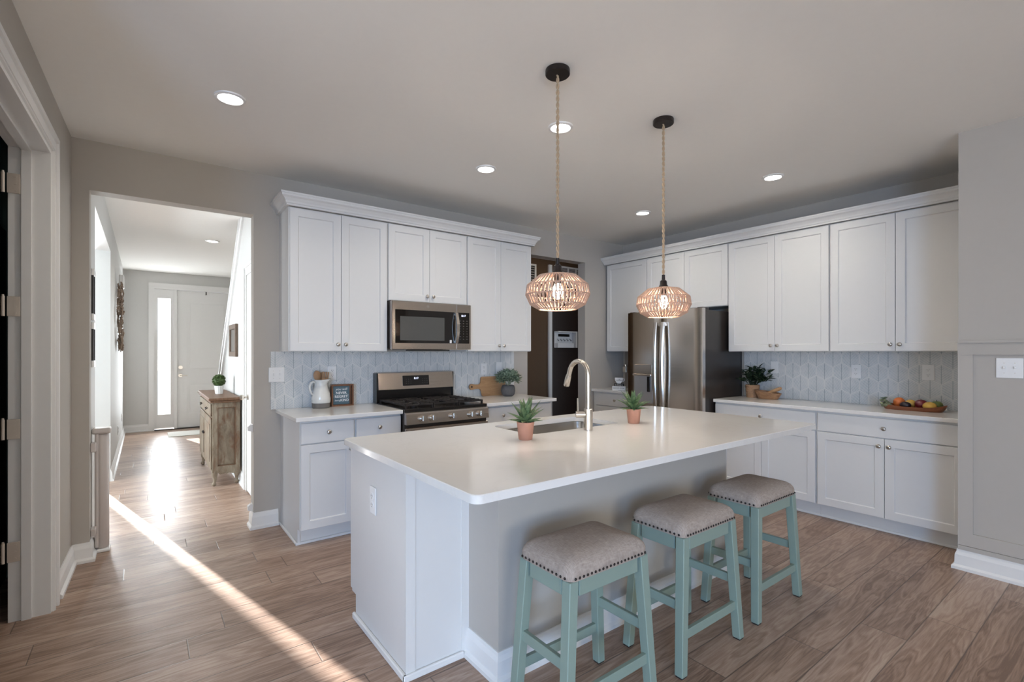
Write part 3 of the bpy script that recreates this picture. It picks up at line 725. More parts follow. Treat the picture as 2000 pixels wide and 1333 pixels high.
# worktop with rounded corners and a sink cut-out
SK = (1.70, 2.44, 2.075, 2.47)       # sink opening
def rrect(x0, x1, y0, y1, r, n=5):
    out = []
    for cx, cy, a0 in ((x1-r, y1-r, 0), (x0+r, y1-r, 90), (x0+r, y0+r, 180), (x1-r, y0+r, 270)):
        for k in range(n+1): a = math.radians(a0+90*k/n); out.append((cx+r*math.cos(a), cy+r*math.sin(a)))
    return out
def plate_with_hole(b, outer, inner, z0, z1, ch=.003):
    n = len(outer)
    cx = sum(p[0] for p in outer)/n; cy = sum(p[1] for p in outer)/n
    def shr(P, d):
        mx = sum(p[0] for p in P)/len(P); my = sum(p[1] for p in P)/len(P)
        return [(p[0]-math.copysign(d, p[0]-mx), p[1]-math.copysign(d, p[1]-my)) for p in P]
    V = lambda P, z: [b.b.verts.new((p[0], p[1], z)) for p in P]
    ot, o1, o0, it, i0 = V(shr(outer, ch), z1), V(outer, z1-ch), V(outer, z0), V(inner, z1), V(inner, z0)
    for A, C in ((ot, o1), (o1, o0), (o0, i0), (i0, it), (it, ot)):
        for k in range(n): b.face([A[k], A[(k+1) % n], C[(k+1) % n], C[k]])
b = B(); plate_with_hole(b, rrect(IX0, IX1, IY0, IY1, .035), rrect(*SK, .06), CH+.0003, .914)
tag(b.build('island_countertop', QUARTZ, smooth=30), 'large white quartz island countertop with rounded corners', 'countertop')
# sink
sk = thing('kitchen_sink', 'undermount stainless steel sink set in the island countertop', 'sink', (2.07, 2.27, .68))
b = B(); x0, x1, y0, y1 = SK; rings = []
for (d, z, r) in ((.022, CH-.0005, .07), (-.004, CH-.0005, .064), (-.002, CH-.002, .064), (.004, .72, .055), (.02, .69, .045), (.06, .684, .03)):
    pts = rrect(x0+d if d != .022 else x0-d, x1-d if d != .022 else x1+d, y0+d if d != .022 else y0-d, y1-d if d != .022 else y1+d, r)
    rings.append([b.b.verts.new((p[0], p[1], z)) for p in pts])
n = len(rings[0])
for a, c in zip(rings, rings[1:]):
    for k in range(n): b.face([a[k], a[(k+1) % n], c[(k+1) % n], c[k]])
b.face(rings[-1]); b.build('basin', STEELS, sk, smooth=40)
B().lathe([(0, .6845), (.03, .6845), (.045, .688), (.045, .6845)], (2.07, 2.27, 0), 20).build('drain', CHROME, sk)
# faucet
fx, fy = 2.062, 2.000
fc = thing('kitchen_faucet', 'tall brushed nickel gooseneck faucet behind the island sink', 'faucet', (fx, fy, .914))
B().cyl((fx, fy, .9141), .026, .125, seg=28, bev=.002).build('body', CHROME, fc, smooth=40)
# gooseneck: leans over the sink (towards +y, slightly left in view)
sd_ = Vector((.04, 1.0, 0)).normalized(); pts = [(fx, fy, 1.035), (fx, fy, 1.16)]
R = .082; zc = 1.232; pts.append((fx, fy, zc))
for k in range(1, 13):
    a = PI*k/12*.93; p = Vector((fx, fy, zc)) + sd_*(R-R*math.cos(a)) + Vector((0, 0, R*math.sin(a))); pts.append(tuple(p))
e = Vector(pts[-1]); t = (e-Vector(pts[-2])).normalized(); pts.append(tuple(e+t*.036))
B().tube(pts, .0145, 16).build('gooseneck', CHROME, fc, smooth=60)
e = Vector(pts[-1])
B().tube([e-t*.01, e+t*.002, e+t*.055, e+t*.06], [.0165, .018, .019, .0165], 16).build('spray_head', CHROME, fc, smooth=50)
lv = Vector((-.80, .60, 0)).normalized()
hp_ = Vector((fx, fy, 1.005))
B().tube([hp_+lv*.015, hp_+lv*.072], .0185, 16).tube([hp_+lv*.060+Vector((0, 0, .010)), hp_+lv*.062+Vector((0, 0, .095))], .0055, 8).build('lever_handle', CHROME, fc, smooth=40)

# ------------------------------------------------------------------ electrical plates
def plate(name, label, cat, M, kind='outlet', w=.072, h=.117, group=None, mat=None):
    r = thing(name, label, cat); r.matrix_world = M
    B().box(-w/2, w/2, -.006, -.0002, -h/2, h/2, .003, 2).build('cover_plate', mat or PLATE, r, local=True)
    n = 2 if w > .1 else 1
    for k in range(n):
        cx = 0 if n == 1 else (-.023+.046*k)
        if kind == 'outlet':
            f = B()
            for dz in (.0205, -.0205): f.cyl((cx, -.009, dz), .0165, .0032, 'y', 20)
            f.build('receptacle_face', PLATE, r, local=True, smooth=40)
            s = B()
            for dz in (.0205, -.0205): s.box(cx-.0075, cx-.0055, -.0096, -.0088, dz-.001, dz+.007).box(cx+.0055, cx+.0075, -.0096, -.0088, dz-.001, dz+.007).cyl((cx, -.0096, dz-.008), .0024, .0008, 'y', 8)
            s.build('slots', PLATED, r, local=True)
        elif kind == 'switch':
            B().box(cx-.005, cx+.005, -.016, -.006, -.004, .012, .002).box(cx-.006, cx+.006, -.0075, -.006, -.0125, .0125).build('toggle', PLATE, r, local=True)
            B().cyl((cx, -.0068, .030), .003, .001, 'y', 8).cyl((cx, -.0068, -.030), .003, .001, 'y', 8).build('screws', NICKEL, r, local=True)
    return r
def PYf(x, z, y=BY-.009): return Matrix.Translation((x, y, z))
def PXf(y, z, x=RX-.009): return Matrix.Translation((x, y, z)) @ Matrix.Rotation(-PI/2, 4, 'Z')
plate('light_switch', 'white double light switch at the left end of the backsplash', 'switch', Matrix.Translation((.832, BY-.0095, 1.188)), 'switch', .116, .117)
plate('wall_outlet', 'white outlet on the backsplash above the framed kindness sign', 'outlet', PYf(1.262, 1.19))
plate('wall_outlet', 'white outlet on the backsplash between range and leafy grey pot', 'outlet', PYf(2.798, 1.19))
plate('blank_plate', 'plain white cover plate behind the grey potted plant', 'plate', PYf(2.99, 1.20), 'blank')
plate('blank_plate', 'plain white cover plate behind the dark leafy plant', 'plate', PXf(2.29, 1.215), 'blank')
plate('wall_outlet', 'white outlet on the right backsplash left of the fruit tray', 'outlet', PXf(1.598, 1.197))
plate('wall_outlet', 'white outlet on the right backsplash directly above the fruit tray', 'outlet', PXf(1.105, 1.205), w=.080, h=.125)
plate('light_switch', 'white double light switch on the grey pantry wall', 'switch', Matrix.Translation((PX-.0005, .536, 1.273)) @ Matrix.Rotation(-PI/2, 4, 'Z'), 'switch', .116, .12)
plate('wall_outlet', 'white outlet on the bright end panel of the island', 'outlet', Matrix.Translation((CX0-.0005, 2.245, .665)) @ Matrix.Rotation(-PI/2, 4, 'Z'), h=.13)
plate('wall_outlet', 'small white outlet low on the hall left wall nearest the front door', 'outlet', Matrix.Translation((HX+.0003, 9.6, .36)) @ Matrix.Rotation(PI/2, 4, 'Z'))
plate('wall_outlet', 'small white outlet low on the hall left wall above its baseboard', 'outlet', Matrix.Translation((HX+.0003, 8.3, .33)) @ Matrix.Rotation(PI/2, 4, 'Z'))

# ------------------------------------------------------------------ downlights
def downlight(x, y, label, power, z=CZ, r=.058):
    o = thing('recessed_downlight', label, 'light', (x, y, z), 0, 'recessed ceiling downlights')
    B().lathe([(r+.020, -.0002), (r+.018, -.006), (r+.004, -.010), (r, -.006), (r, -.0002)], (0, 0, 0), 32).build('trim_ring', TRIM, o, local=True, smooth=50)
    B().lathe([(0, -.004), (r, -.004), (r, -.0005), (0, -.0005)], (0, 0, 0), 32).build('lens', LED, o, local=True)
    light('downlight_lamp', 'AREA', (x, y, z-.012), power, (1, .92, .81), (0, 0, -1), shape='DISK', size=.11, spread=math.radians(150))
    return o
DL = 6.0
downlight(.372, 3.045, 'leftmost recessed downlight in front of the hall opening', DL)
downlight(2.045, 2.218, 'recessed downlight behind the cord of the left pendant', DL)
downlight(2.060, 3.062, 'recessed downlight above the microwave cabinets', DL)
downlight(3.970, 1.838, 'recessed downlight on the right, near the upper cabinets', DL)
downlight(3.960, 3.095, 'recessed downlight near the far corner by the fridge', DL)
downlight(.675, 7.12, 'recessed downlight in the hall ceiling', DL)

# ------------------------------------------------------------------ pendants
def pendant(label):
    p = thing('woven_pendant_light', label, 'pendant light', (0, 0, CZ), 0, 'woven rope pendant lights over the island')
    B().lathe([(0, -.0003), (.059, -.0003), (.060, -.004), (.060, -.024), (.057, -.027), (0, -.027)], (0, 0, 0), 36).build('canopy', BRONZE, p, local=True, smooth=40)
    b = B(); z0, z1 = -.027, -.935; n = 150
    for ph in (0, PI): b.tube([(.0042*math.cos(ph+k*.62), .0042*math.sin(ph+k*.62), z0+(z1-z0)*k/n) for k in range(n+1)], .0045, 6)
    b.build('cord', CORD, p, local=True, smooth=180)
    B().lathe([(0, -.925), (.009, -.925), (.010, -.955), (.019, -.962), (.021, -.985), (.026, -.992), (.027, -1.0), (.018, -1.012), (.018, -1.05), (0, -1.05)], (0, 0, 0), 20).build('socket', BRONZE, p, local=True, smooth=40)
    Z = [-1.011, -1.058, -1.105, -1.152, -1.176]; RR_ = [.092, .149, .156, .134, .092]
    s = B(); N = 92; rnd = random.Random(3)
    for z, r in zip(Z, RR_): s.tube([(r*math.cos(2*PI*k/40), r*math.sin(2*PI*k/40), z) for k in range(40)], .0030, 6, closed=True)
    # crown disc of strands running in to the socket
    for k in range(44):
        a = 2*PI*k/44; s.tube([(.022*math.cos(a), .022*math.sin(a), -.998), (.092*math.cos(a+.1), .092*math.sin(a+.1), Z[0])], .0022, 5, caps=False)
    for i in range(4):
        for k in range(N):
            a0 = 2*PI*(k+rnd.uniform(-.15, .15))/N; sw = (1 if k % 2 else -1)*.55*2*PI/N+rnd.uniform(-.03, .03)
            a1 = a0+sw
            P = lambda q, r, z: (r*math.cos(q), r*math.sin(q), z)
            s.tube([P(a0, RR_[i], Z[i]), P(a1, RR_[i+1], Z[i+1])], .0030, 5, caps=False)
    s.build('woven_shade', ROPE, p, local=True, smooth=180)
    B().lathe([(0, -1.128), (.012, -1.124), (.024, -1.108), (.028, -1.092), (.022, -1.068), (.013, -1.05), (0, -1.05)], (0, 0, 0), 18).build('bulb', BULB, p, local=True, smooth=180)
    return p
PA = (1.618, 1.776); PB = (2.472, 1.780)
p1 = pendant('larger-looking woven rope pendant hanging nearer the hall side'); p1.location = (*PA, CZ)
p1['label'] = 'woven rope pendant lamp hanging in front of the mudroom opening'
p2 = copy_tree(p1, 'woven rope pendant lamp hanging in front of the refrigerator'); p2.location = (*PB, CZ)
for q in (PA, PB): light('pendant_lamp', 'POINT', (*q, CZ-1.10), 22, (1, .86, .72), shadow_soft_size=.03)

# ------------------------------------------------------------------ bar stools
def make_stool(label):
    r = thing('bar_stool', label, 'stool', (0, 0, 0), 0, 'backless bar stools along the island')
    sx, sy, fxs, fys, zt = .198, .128, .232, .140, .575; hw = .021
    for ax in (-1, 1):
        for ay in (-1, 1):
            b = B()
            def ring(cx, cy, z, w): return [b.b.verts.new((cx+a*w, cy+c*w, z)) for a, c in ((-1, -1), (1, -1), (1, 1), (-1, 1))]
            A = ring(ax*fxs, ay*fys, .006, hw*.92); C = ring(ax*(sx-hw+.012), ay*(sy-hw+.012), zt, hw)
            b.face(A[::-1]); b.face(C)
            for k in range(4): b.face([A[k], A[(k+1) % 4], C[(k+1) % 4], C[k]])
            bmesh.ops.bevel(b.b, geom=b.b.edges[:], offset=.0025, segments=1, profile=.5, affect='EDGES')
            l = b.build('leg', TEAL, r, local=True)
            B().box(ax*fxs-.016, ax*fxs+.016, ay*fys-.016, ay*fys+.016, 0, .006).build('foot_pad', GASKET, l, local=True)
    def at(z): t = z/zt; return fxs+(sx-hw+.012-fxs)*t, fys+(sy-hw+.012-fys)*t
    for z, ax in ((.165, 'x'), (.285, 'y')):
        X, Y = at(z)
        for sgn in (-1, 1):
            b = B()
            if ax == 'x': b.box(-X+.018, X-.018, sgn*Y-.0095, sgn*Y+.0095, z-.02, z+.02, .002)
            else: b.box(sgn*X-.0095, sgn*X+.0095, -Y+.018, Y-.018, z-.02, z+.02, .002)
            b.build('stretcher', TEAL, r, local=True)
    X, Y = sx-.012, sy-.012
    for sgn in (-1, 1):
        B().box(-X+.028, X-.028, sgn*(sy-.006)-.011, sgn*(sy-.006)+.009, .515, .576, .002).build('apron', TEAL, r, local=True)
        B().box(sgn*(sx-.006)-.011, sgn*(sx-.006)+.009, -Y+.028, Y-.028, .515, .576, .002).build('apron', TEAL, r, local=True)
    # saddle cushion: rounded box whose top domes
    b = B(); nx, ny = 20, 14; top = []; HX_, HY_ = .212, .142
    def sup(u, v):
        m = max(abs(u), abs(v)); return m
    layers = [(1.0, .576), (1.012, .590), (1.012, .604), (.985, .618)]
    def loop(s, z):
        out = []; rr = .035*s; n = 6
        for cx, cy, a0 in ((HX_*s-rr, HY_*s-rr, 0), (-HX_*s+rr, HY_*s-rr, 90), (-HX_*s+rr, -HY_*s+rr, 180), (HX_*s-rr, -HY_*s+rr, 270)):
            for k in range(n+1): a = math.radians(a0+90*k/n); out.append((cx+rr*math.cos(a), cy+rr*math.sin(a), z))
        return out
    rings = [[b.b.verts.new(p) for p in loop(s, z)] for s, z in layers]
    for s, z in ((.93, .632), (.84, .643), (.70, .652), (.5, .658), (.25, .661), (.05, .662)): rings.append([b.b.verts.new(p) for p in loop(s, z)])
    n = len(rings[0])
    for a, c in zip(rings, rings[1:]):
        for k in range(n): b.face([a[k], a[(k+1) % n], c[(k+1) % n], c[k]])
    b.face(rings[0][::-1]); b.face(rings[-1])
    seat = b.build('seat_cushion', LINEN, r, local=True, smooth=60)
    nm = [None]
    def nail(x, y, nx_, ny_):
        if nm[0] is None:
            t = B(); bmesh.ops.create_uvsphere(t.b, u_segments=10, v_segments=6, radius=1, matrix=Matrix.Diagonal((.0052, .0052, .0035, 1)))
            o = t.build('nailhead', BRONZE, seat, local=True, smooth=180); nm[0] = o
        else: o = nm[0].copy(); COL.objects.link(o)
        o.location = (x, y, .587); o.rotation_euler = Vector((nx_, ny_, 0)).to_track_quat('Z', 'Y').to_euler()
    for k in range(20):
        x = -.188+.376*k/19
        for sgn in (-1, 1): nail(x, sgn*.1445, 0, sgn)
    for k in range(12):
        y = -.118+.236*k/11
        for sgn in (-1, 1): nail(sgn*.2150, y, sgn, 0)
    return r
s1 = make_stool('blue-green stool with grey linen seat, nearest the island corner by the hall side')
SY = 1.352
s1.location = (1.372, SY, 0); s1['label'] = 'left blue-green bar stool with linen seat, nearest the camera'
s2 = copy_tree(s1, 'middle blue-green bar stool with linen seat at the island'); s2.location = (2.036, SY, 0)
s3 = copy_tree(s1, 'right blue-green bar stool with linen seat, nearest the right cabinets'); s3.location = (2.695, SY+.01, 0)

# ------------------------------------------------------------------ range
RG0, RG1 = 1.6165, 2.3865; RF = 3.545
rg = thing('gas_range', 'stainless steel freestanding gas range with black cooktop', 'range', ((RG0+RG1)/2, 3.85, 0))
B().box(RG0, RG1, RF, BY-.012, .05, .895).build('oven_body', FSIDE, rg)
B().box(RG0+.02, RG1-.02, RF+.03, BY-.05, 0, .05).build('plinth', GASKET, rg)
b = B().box(RG0, RG1, RF-.015, BY-.09, .895, .918, .003); b.build('cooktop', BLACK, rg)
b = B().prism([(RF-.012, .895), (RF-.035, .880), (RF-.045, .80), (RF+.0, .80), (RF+.0, .895)], 'x', RG0+.001, RG1-.001); b.build('control_panel', STEEL, rg)
for i, fx_ in enumerate((.145, .245, .455, .655, .755)):
    x = RG0+.005+fx_*.76/.84*.98; z = .842
    M = Matrix.Translation((x, RF-.041, z)) @ Matrix.Rotation(math.radians(-7), 4, 'X')
    k = B(); t = B().cyl((0, 0, 0), .0275, -.008, 'y', 24, bev=0).cyl((0, -.008, 0), .0235, -.024, 'y', 24, .021).box(-.006, .006, -.040, -.030, -.021, .021, .002)
    k.add(t, M); k.build('burner_knob', CHROME, rg, smooth=40)
B().box(RG0+.003, RG1-.003, RF-.035, RF+.0, .225, .772, .004).build('oven_door', STEEL, rg)
od = [o for o in rg.children if o.name.startswith('oven_door')][0]
B().box(RG0+.12, RG1-.12, RF-.037, RF-.0352, .33, .62, .0005).build('oven_window', BGLASS, od)
B().tube([(RG0+.06, RF-.075, .735), (RG1-.06, RF-.075, .735)], .013, 14).tube([(RG0+.09, RF-.035, .735), (RG0+.09, RF-.072, .735)], .009, 8).tube([(RG1-.09, RF-.035, .735), (RG1-.09, RF-.072, .735)], .009, 8).build('oven_handle', STEEL, od, smooth=50)
B().box(RG0+.003, RG1-.003, RF-.03, RF+.0, .06, .215, .004).build('storage_drawer', STEEL, rg)
# backguard
b = B().box(RG0+.004, RG1-.004, BY-.085, BY-.0125, .918, 1.03); b.build('backguard_base', BLACK, rg)
b = B().prism([(BY-.086, 1.03), (BY-.118, 1.034), (BY-.098, 1.178), (BY-.08, 1.186), (BY-.0125, 1.186), (BY-.0125, 1.03)], 'x', RG0+.012, RG1-.012); b.build('backguard', STEEL, rg)
for x_ in (RG0, RG1-.012): B().box(x_, x_+.012, BY-.10, BY-.0125, .918, 1.18, .002).build('backguard_end_cap', BLACK, rg)
T = Matrix.Translation(((RG0+RG1)/2-.015, BY-.111, 1.108)) @ Matrix.Rotation(math.radians(-8), 4, 'X')
cp = B(); cp.add(B().box(-.13, .13, -.006, .004, -.045, .045, .003), T); cp = cp.build('control_display', BGLASS, rg)
d = B(); text_into(d, '8:17', .026, T @ FY(0, -.0068, .018), .0003); d.build('clock_digits', LIT, cp)
d = B()
for r_ in range(3):
    for c_ in range(3):
        text_into(d, 'o', .010, T @ FY(-.10+.022*c_, -.0066, .012-.018*r_), .0002); text_into(d, 'o', .010, T @ FY(.062+.022*c_, -.0066, .012-.018*r_), .0002)
d.build('touch_marks', simple('grey_print', (.16, .15, .15), .5), cp)
# burners and grates
for i, (bx, by, br) in enumerate(((.16, .17, .045), (.16, .44, .04), (.385, .30, .055), (.61, .17, .05), (.61, .44, .04))):
    B().lathe([(0, .034), (br*.8, .034), (br, .028), (br, .02), (br*.75, .018), (br*.75, 0), (0, 0)], (RG0+bx, RF+by-.0, .9185), 24).build('burner', IRON, rg, smooth=40)
for gx0, gx1 in ((.02, .265), (.268, .502), (.505, .75)):
    b = B(); X0, X1, Y0, Y1 = RG0+gx0, RG0+gx1, RF+.02, RF+.555; z = .952
    for x in (X0, X1): b.box(x-.006 if x == X1 else x, x if x == X1 else x+.006, Y0, Y1, z-.014, z, .002)
    for y in (Y0, Y1-.006): b.box(X0, X1, y, y+.006, z-.014, z, .002)
    b.box(X0, X1, (Y0+Y1)/2-.005, (Y0+Y1)/2+.005, z-.014, z, .002)
    n = 8
    for k in range(1, n):
        y = Y0+(Y1-Y0)*k/n
        b.box(X0, X0+.085, y-.004, y+.004, z-.012, z+.003, .002).box(X1-.085, X1, y-.004, y+.004, z-.012, z+.003, .002)
    xm = (X0+X1)/2; b.box(xm-.004, xm+.004, Y0, Y0+.12, z-.012, z+.003).box(xm-.004, xm+.004, Y1-.12, Y1, z-.012, z+.003).box(xm-.004, xm+.004, (Y0+Y1)/2-.06, (Y0+Y1)/2+.06, z-.012, z+.003)
    for x in (X0+.008, X1-.008):
        for y in (Y0+.008, Y1-.008): b.box(x-.007, x+.007, y-.007, y+.007, .9185, z-.012)
    b.build('grate', IRON, rg)

# ------------------------------------------------------------------ microwave
MX0, MX1, MY, MZ0, MZ1 = 1.6235, 2.3935, 3.800, 1.388, 1.798
mw = thing('microwave_oven', 'stainless over-the-range microwave with black glass door', 'microwave', ((MX0+MX1)/2, 4.0, MZ0))
B().box(MX0, MX1-.002, MY+.032, BY-.0105, MZ0+.012, MZ1).build('case', FSIDE, mw)
MD = MX0+.615
b = B(); b.box(MX0, MD-.001, MY, MY+.031, MZ0, MZ1-.002, .004); dr_ = b.build('door', STEEL, mw)
B().box(MX0+.030, MD-.022, MY-.002, MY-.0003, MZ0+.055, MZ1-.075, .0006).build('door_glass', BGLASS, dr_)
B().box(MX0+.072, MD-.125, MY-.0035, MY-.0021, MZ0+.078, MZ1-.130, .0003).build('window_mesh', simple('window_screen', (.085, .085, .08), .15), dr_)
pts = []
for k in range(9): t_ = k/8; pts.append((MD-.008, MY-.012-.028*math.sin(PI*t_), MZ0+.06+(MZ1-MZ0-.14)*t_))
b = B()
for p, q in zip(pts, pts[1:]):
    v = [b.b.verts.new(c) for c in ((p[0]-.014, p[1]+.007, p[2]), (p[0]+.014, p[1]+.007, p[2]), (p[0]+.014, p[1]-.006, p[2]), (p[0]-.014, p[1]-.006, p[2]), (q[0]-.014, q[1]+.007, q[2]), (q[0]+.014, q[1]+.007, q[2]), (q[0]+.014, q[1]-.006, q[2]), (q[0]-.014, q[1]-.006, q[2]))]
    for f in ((0, 1, 2, 3), (4, 5, 6, 7), (0, 1, 5, 4), (1, 2, 6, 5), (2, 3, 7, 6), (3, 0, 4, 7)): b.face([v[i] for i in f])
b.box(MD-.018, MD+.002, MY-.012, MY, MZ0+.06, MZ0+.08).box(MD-.018, MD+.002, MY-.012, MY, MZ1-.10, MZ1-.08)
b.build('door_handle', CHROME, dr_)
B().box(MD+.001, MX1-.002, MY, MY+.031, MZ0, MZ1-.002, .004).build('side_frame', STEEL, mw)
cp = B().box(MD+.010, MX1-.022, MY-.002, MY-.0003, MZ0+.055, MZ1-.075, .0006).build('control_panel', BGLASS, mw)
cxm = (MD+MX1)/2-.006
d = B(); text_into(d, '8:17', .026, FY(cxm, MY-.0026, MZ1-.105), .0003); d.build('clock_digits', LIT, cp)
d = B()
rows = [('cook', -.140, 3), ('123', -.165, 3), ('time', -.20, 3), ('456', -.215, 3)]
zz_ = MZ1-.150
for r_ in range(8):
    for c_ in range(3):
        body = ['cook', 'heat', 'auto'][c_] if r_ < 3 else str((r_-3)*3+c_+1) if r_ < 6 else ['start', '0', 'stop'][c_] if r_ == 6 else ['fan', 'light', 'timer'][c_]
        text_into(d, body, .010 if r_ in (3, 4, 5) else .0075, FY(cxm-.036+.036*c_, MY-.0026, zz_-.0235*r_), .0002)
d.build('keypad_print', simple('pale_print', (.42, .40, .37), .5), cp)
B().lathe([(0, 0), (.014, 0), (.014, -.0015), (0, -.0015)], (MX0+.33, MY-.0002, MZ1-.038), 24, 'y').build('badge', CHROME, dr_)
d = B(); text_into(d, 'GE', .013, FY(MX0+.33, MY-.0020, MZ1-.038), .0003, .25); d.build('badge_monogram', simple('badge_grey', (.2, .19, .18), .4), dr_)
B().box(MD-.072, MD-.052, MY-.003, MY-.0021, MZ0+.058, MZ0+.085, .0003).build('sticker', PLATE, dr_)
B().box(MX0+.02, MX1-.02, MY+.04, BY-.1, MZ0, MZ0+.0115).build('bottom_vent', CHROME, mw)
B().box(MX0+.17, MX1-.22, MY+.012, MY+.10, MZ0-.010, MZ0-.0005).build('light_lens', BLACK, mw)

# ------------------------------------------------------------------ refrigerator (front faces -X)
FXF, FY0, FY1, FZ = 4.205, 2.612, 3.505, 1.795
fr_ = thing('refrigerator', 'stainless french-door refrigerator with water dispenser and dark sides', 'refrigerator', (4.6, 3.06, 0))
B().box(FXF+.085, RX-.02, FY0+.004, FY1-.004, .03, FZ-.02, .003).build('case', FSIDE, fr_)
B().box(FXF+.10, RX-.05, FY0+.02, FY1-.02, 0, .03).build('base_grille', GASKET, fr_)
B().box(FXF+.05, FXF+.16, FY0+.01, FY0+.07, FZ-.02, FZ+.005, .003).box(FXF+.05, FXF+.16, FY1-.07, FY1-.01, FZ-.02, FZ+.005, .003).build('hinge_cover', FSIDE, fr_)
def door_block(y0, y1, z0, z1, curve=.018):
    # gently bowed door front
    b = B(); n = 10; F = []; K = []
    for k in range(n+1):
        t = k/n; y = y0+(y1-y0)*t; gy = (y-FY0)/(FY1-FY0); bow = curve*math.sin(PI*gy)
        ed = .012*((1-min(1, t/.06))**2 + (1-min(1, (1-t)/.06))**2)
        F.append((FXF+curve-bow+ed, y)); K.append((FXF+.078, y))
    poly = F+K[::-1]; b.prism(poly, 'z', z0, z1); return b
FM = (FY0+FY1)/2
dl = door_block(FM+.003, FY1, .70, FZ-.005).build('door', STEELF, fr_, smooth=30)
dr2 = door_block(FY0, FM-.003, .70, FZ-.005).build('door', STEELF, fr_, smooth=30)
fz = door_block(FY0, FY1, .06, .69).build('freezer_drawer', STEELF, fr_, smooth=30)
B().box(FXF+.080, FXF+.0849, FY0+.01, FY1-.01, .06, FZ-.03).build('gasket', GASKET, fr_)
def ribbon(b, pts, hw, hd):
    prev = None
    for p in pts:
        ring = [b.b.verts.new((p[0]+dx*hd, p[1]+dy*hw, p[2])) for dx, dy in ((1, -1), (1, 1), (-.3, 1), (-1, .6), (-1, -.6), (-.3, -1))]
        if prev:
            for k in range(6): b.face([prev[k], prev[(k+1) % 6], ring[(k+1) % 6], ring[k]])
        else: b.face(ring)
        prev = ring
    b.face(prev[::-1]); return b
for y, par in ((FM+.042, dl), (FM-.042, dr2)):
    pts = []
    for k in range(15):
        t = k/14; pts.append((FXF-.030-.028*math.sin(PI*t)**.8, y, .77+.90*t))
    b = ribbon(B(), pts, .021, .010)
    for z in (.79, 1.65): b.box(FXF-.035, FXF+.01, y-.012, y+.012, z-.02, z+.02, .003)
    b.build('door_handle', CHROME, par, smooth=35)
pts = [(FXF-.020-.030*math.sin(PI*k/12)**.7, FY0+.08+(FY1-FY0-.16)*k/12, .60) for k in range(13)]
B().tube(pts, .0135, 12).build('drawer_handle', CHROME, fz, smooth=60)
# dispenser in the left door
Yd0, Yd1 = 3.165, 3.395
B().box(FXF-.006, FXF+.004, Yd0, Yd1, 1.135, 1.235, .003).build('dispenser_panel', STEEL, dl)
b = B().box(FXF-.004, FXF+.006, Yd0, Yd1, .83, 1.135); b.build('dispenser_recess', simple('dispenser_grey', (.50, .50, .51), .28, .7), dl)
B().box(FXF-.012, FXF-.004, Yd0+.02, Yd0+.06, .95, 1.11, .003).build('dispenser_paddle', BLACK, dl)
B().box(FXF-.03, FXF-.004, Yd0-.003, Yd1+.003, 1.115, 1.135, .003).build('dispenser_spout_shelf', CHROME, dl)
B().lathe([(0, 0), (.013, 0), (.013, -.0015), (0, -.0015)], (FXF+.0095, FY0+.19, 1.60), 20, 'x').build('badge', CHROME, dr2)
d = B(); text_into(d, 'GE', .012, FX(FXF+.0075, FY0+.19, 1.60), .0003, .25); d.build('badge_monogram', simple('badge_grey_dark', (.2, .19, .18), .4), dr2)
# slim fitting on the counter, seen between the coffee sign and the fridge
o = thing('metal_fitting', 'slim grey metal fitting between the coffee sign and the refrigerator', 'fitting', (4.80, 3.99, .9145))
B().box(4.80, 4.84, 3.950, 4.025, .9145, 1.37, .004).build('back_plate', simple('grey_fitting_metal', (.26, .24, .225), .35, .7), o)
B().box(4.745, 4.7995, 3.958, 4.017, 1.11, 1.19, .006).lathe([(0, 0), (.02, 0), (.02, .02), (0, .02)], (4.772, 3.987, 1.19), 16).build('clamp', CHROME, o)

# ------------------------------------------------------------------ countertop objects
def vase_pitcher():
    c = (1.145, 4.105, .9142)
    p = thing('ceramic_pitcher', 'cream ceramic pitcher with bare grey base holding wooden utensils', 'pitcher', c)
    B().lathe([(0, 0), (.062, 0), (.068, .004), (.070, .038), (.067, .0395), (0, .0395)], c, 36).build('clay_base', GREYCL, p, smooth=40)
    prof = [(.068, .0396), (.073, .045), (.074, .075), (.068, .115), (.058, .148), (.050, .175), (.0475, .195), (.049, .213), (.054, .229), (.051, .229), (.045, .213), (.044, .195), (.046, .175), (.054, .148), (.062, .115), (.067, .075), (.060, .050), (0, .050)]
    b = B().lathe(prof, c, 40)
    for v in b.b.verts:      # pulled lip on the right
        dx = v.co.x-c[0]; h = v.co.z-c[2]
        if h > .19 and dx > 0: v.co.x += dx*.55*(h-.19)/.04; v.co.z += .006*(h-.19)/.04*(dx/.05)
    b.build('pitcher_body', CERAM, p, smooth=180)
    hp = [(-.048, .205), (-.062, .214), (-.082, .206), (-.092, .180), (-.090, .150), (-.080, .125), (-.066, .105)]
    # handle swings to the left
    d = Vector((-1, -.12, 0)).normalized()
    B().tube([(c[0]-x*d.x*-1 if False else c[0]+(-x)*d.x, c[1]+(-x)*d.y, c[2]+z) for x, z in hp], [.008, .009, .0095, .0095, .0095, .009, .009], 12).build('handle', CERAM, p, smooth=180)
vase_pitcher()
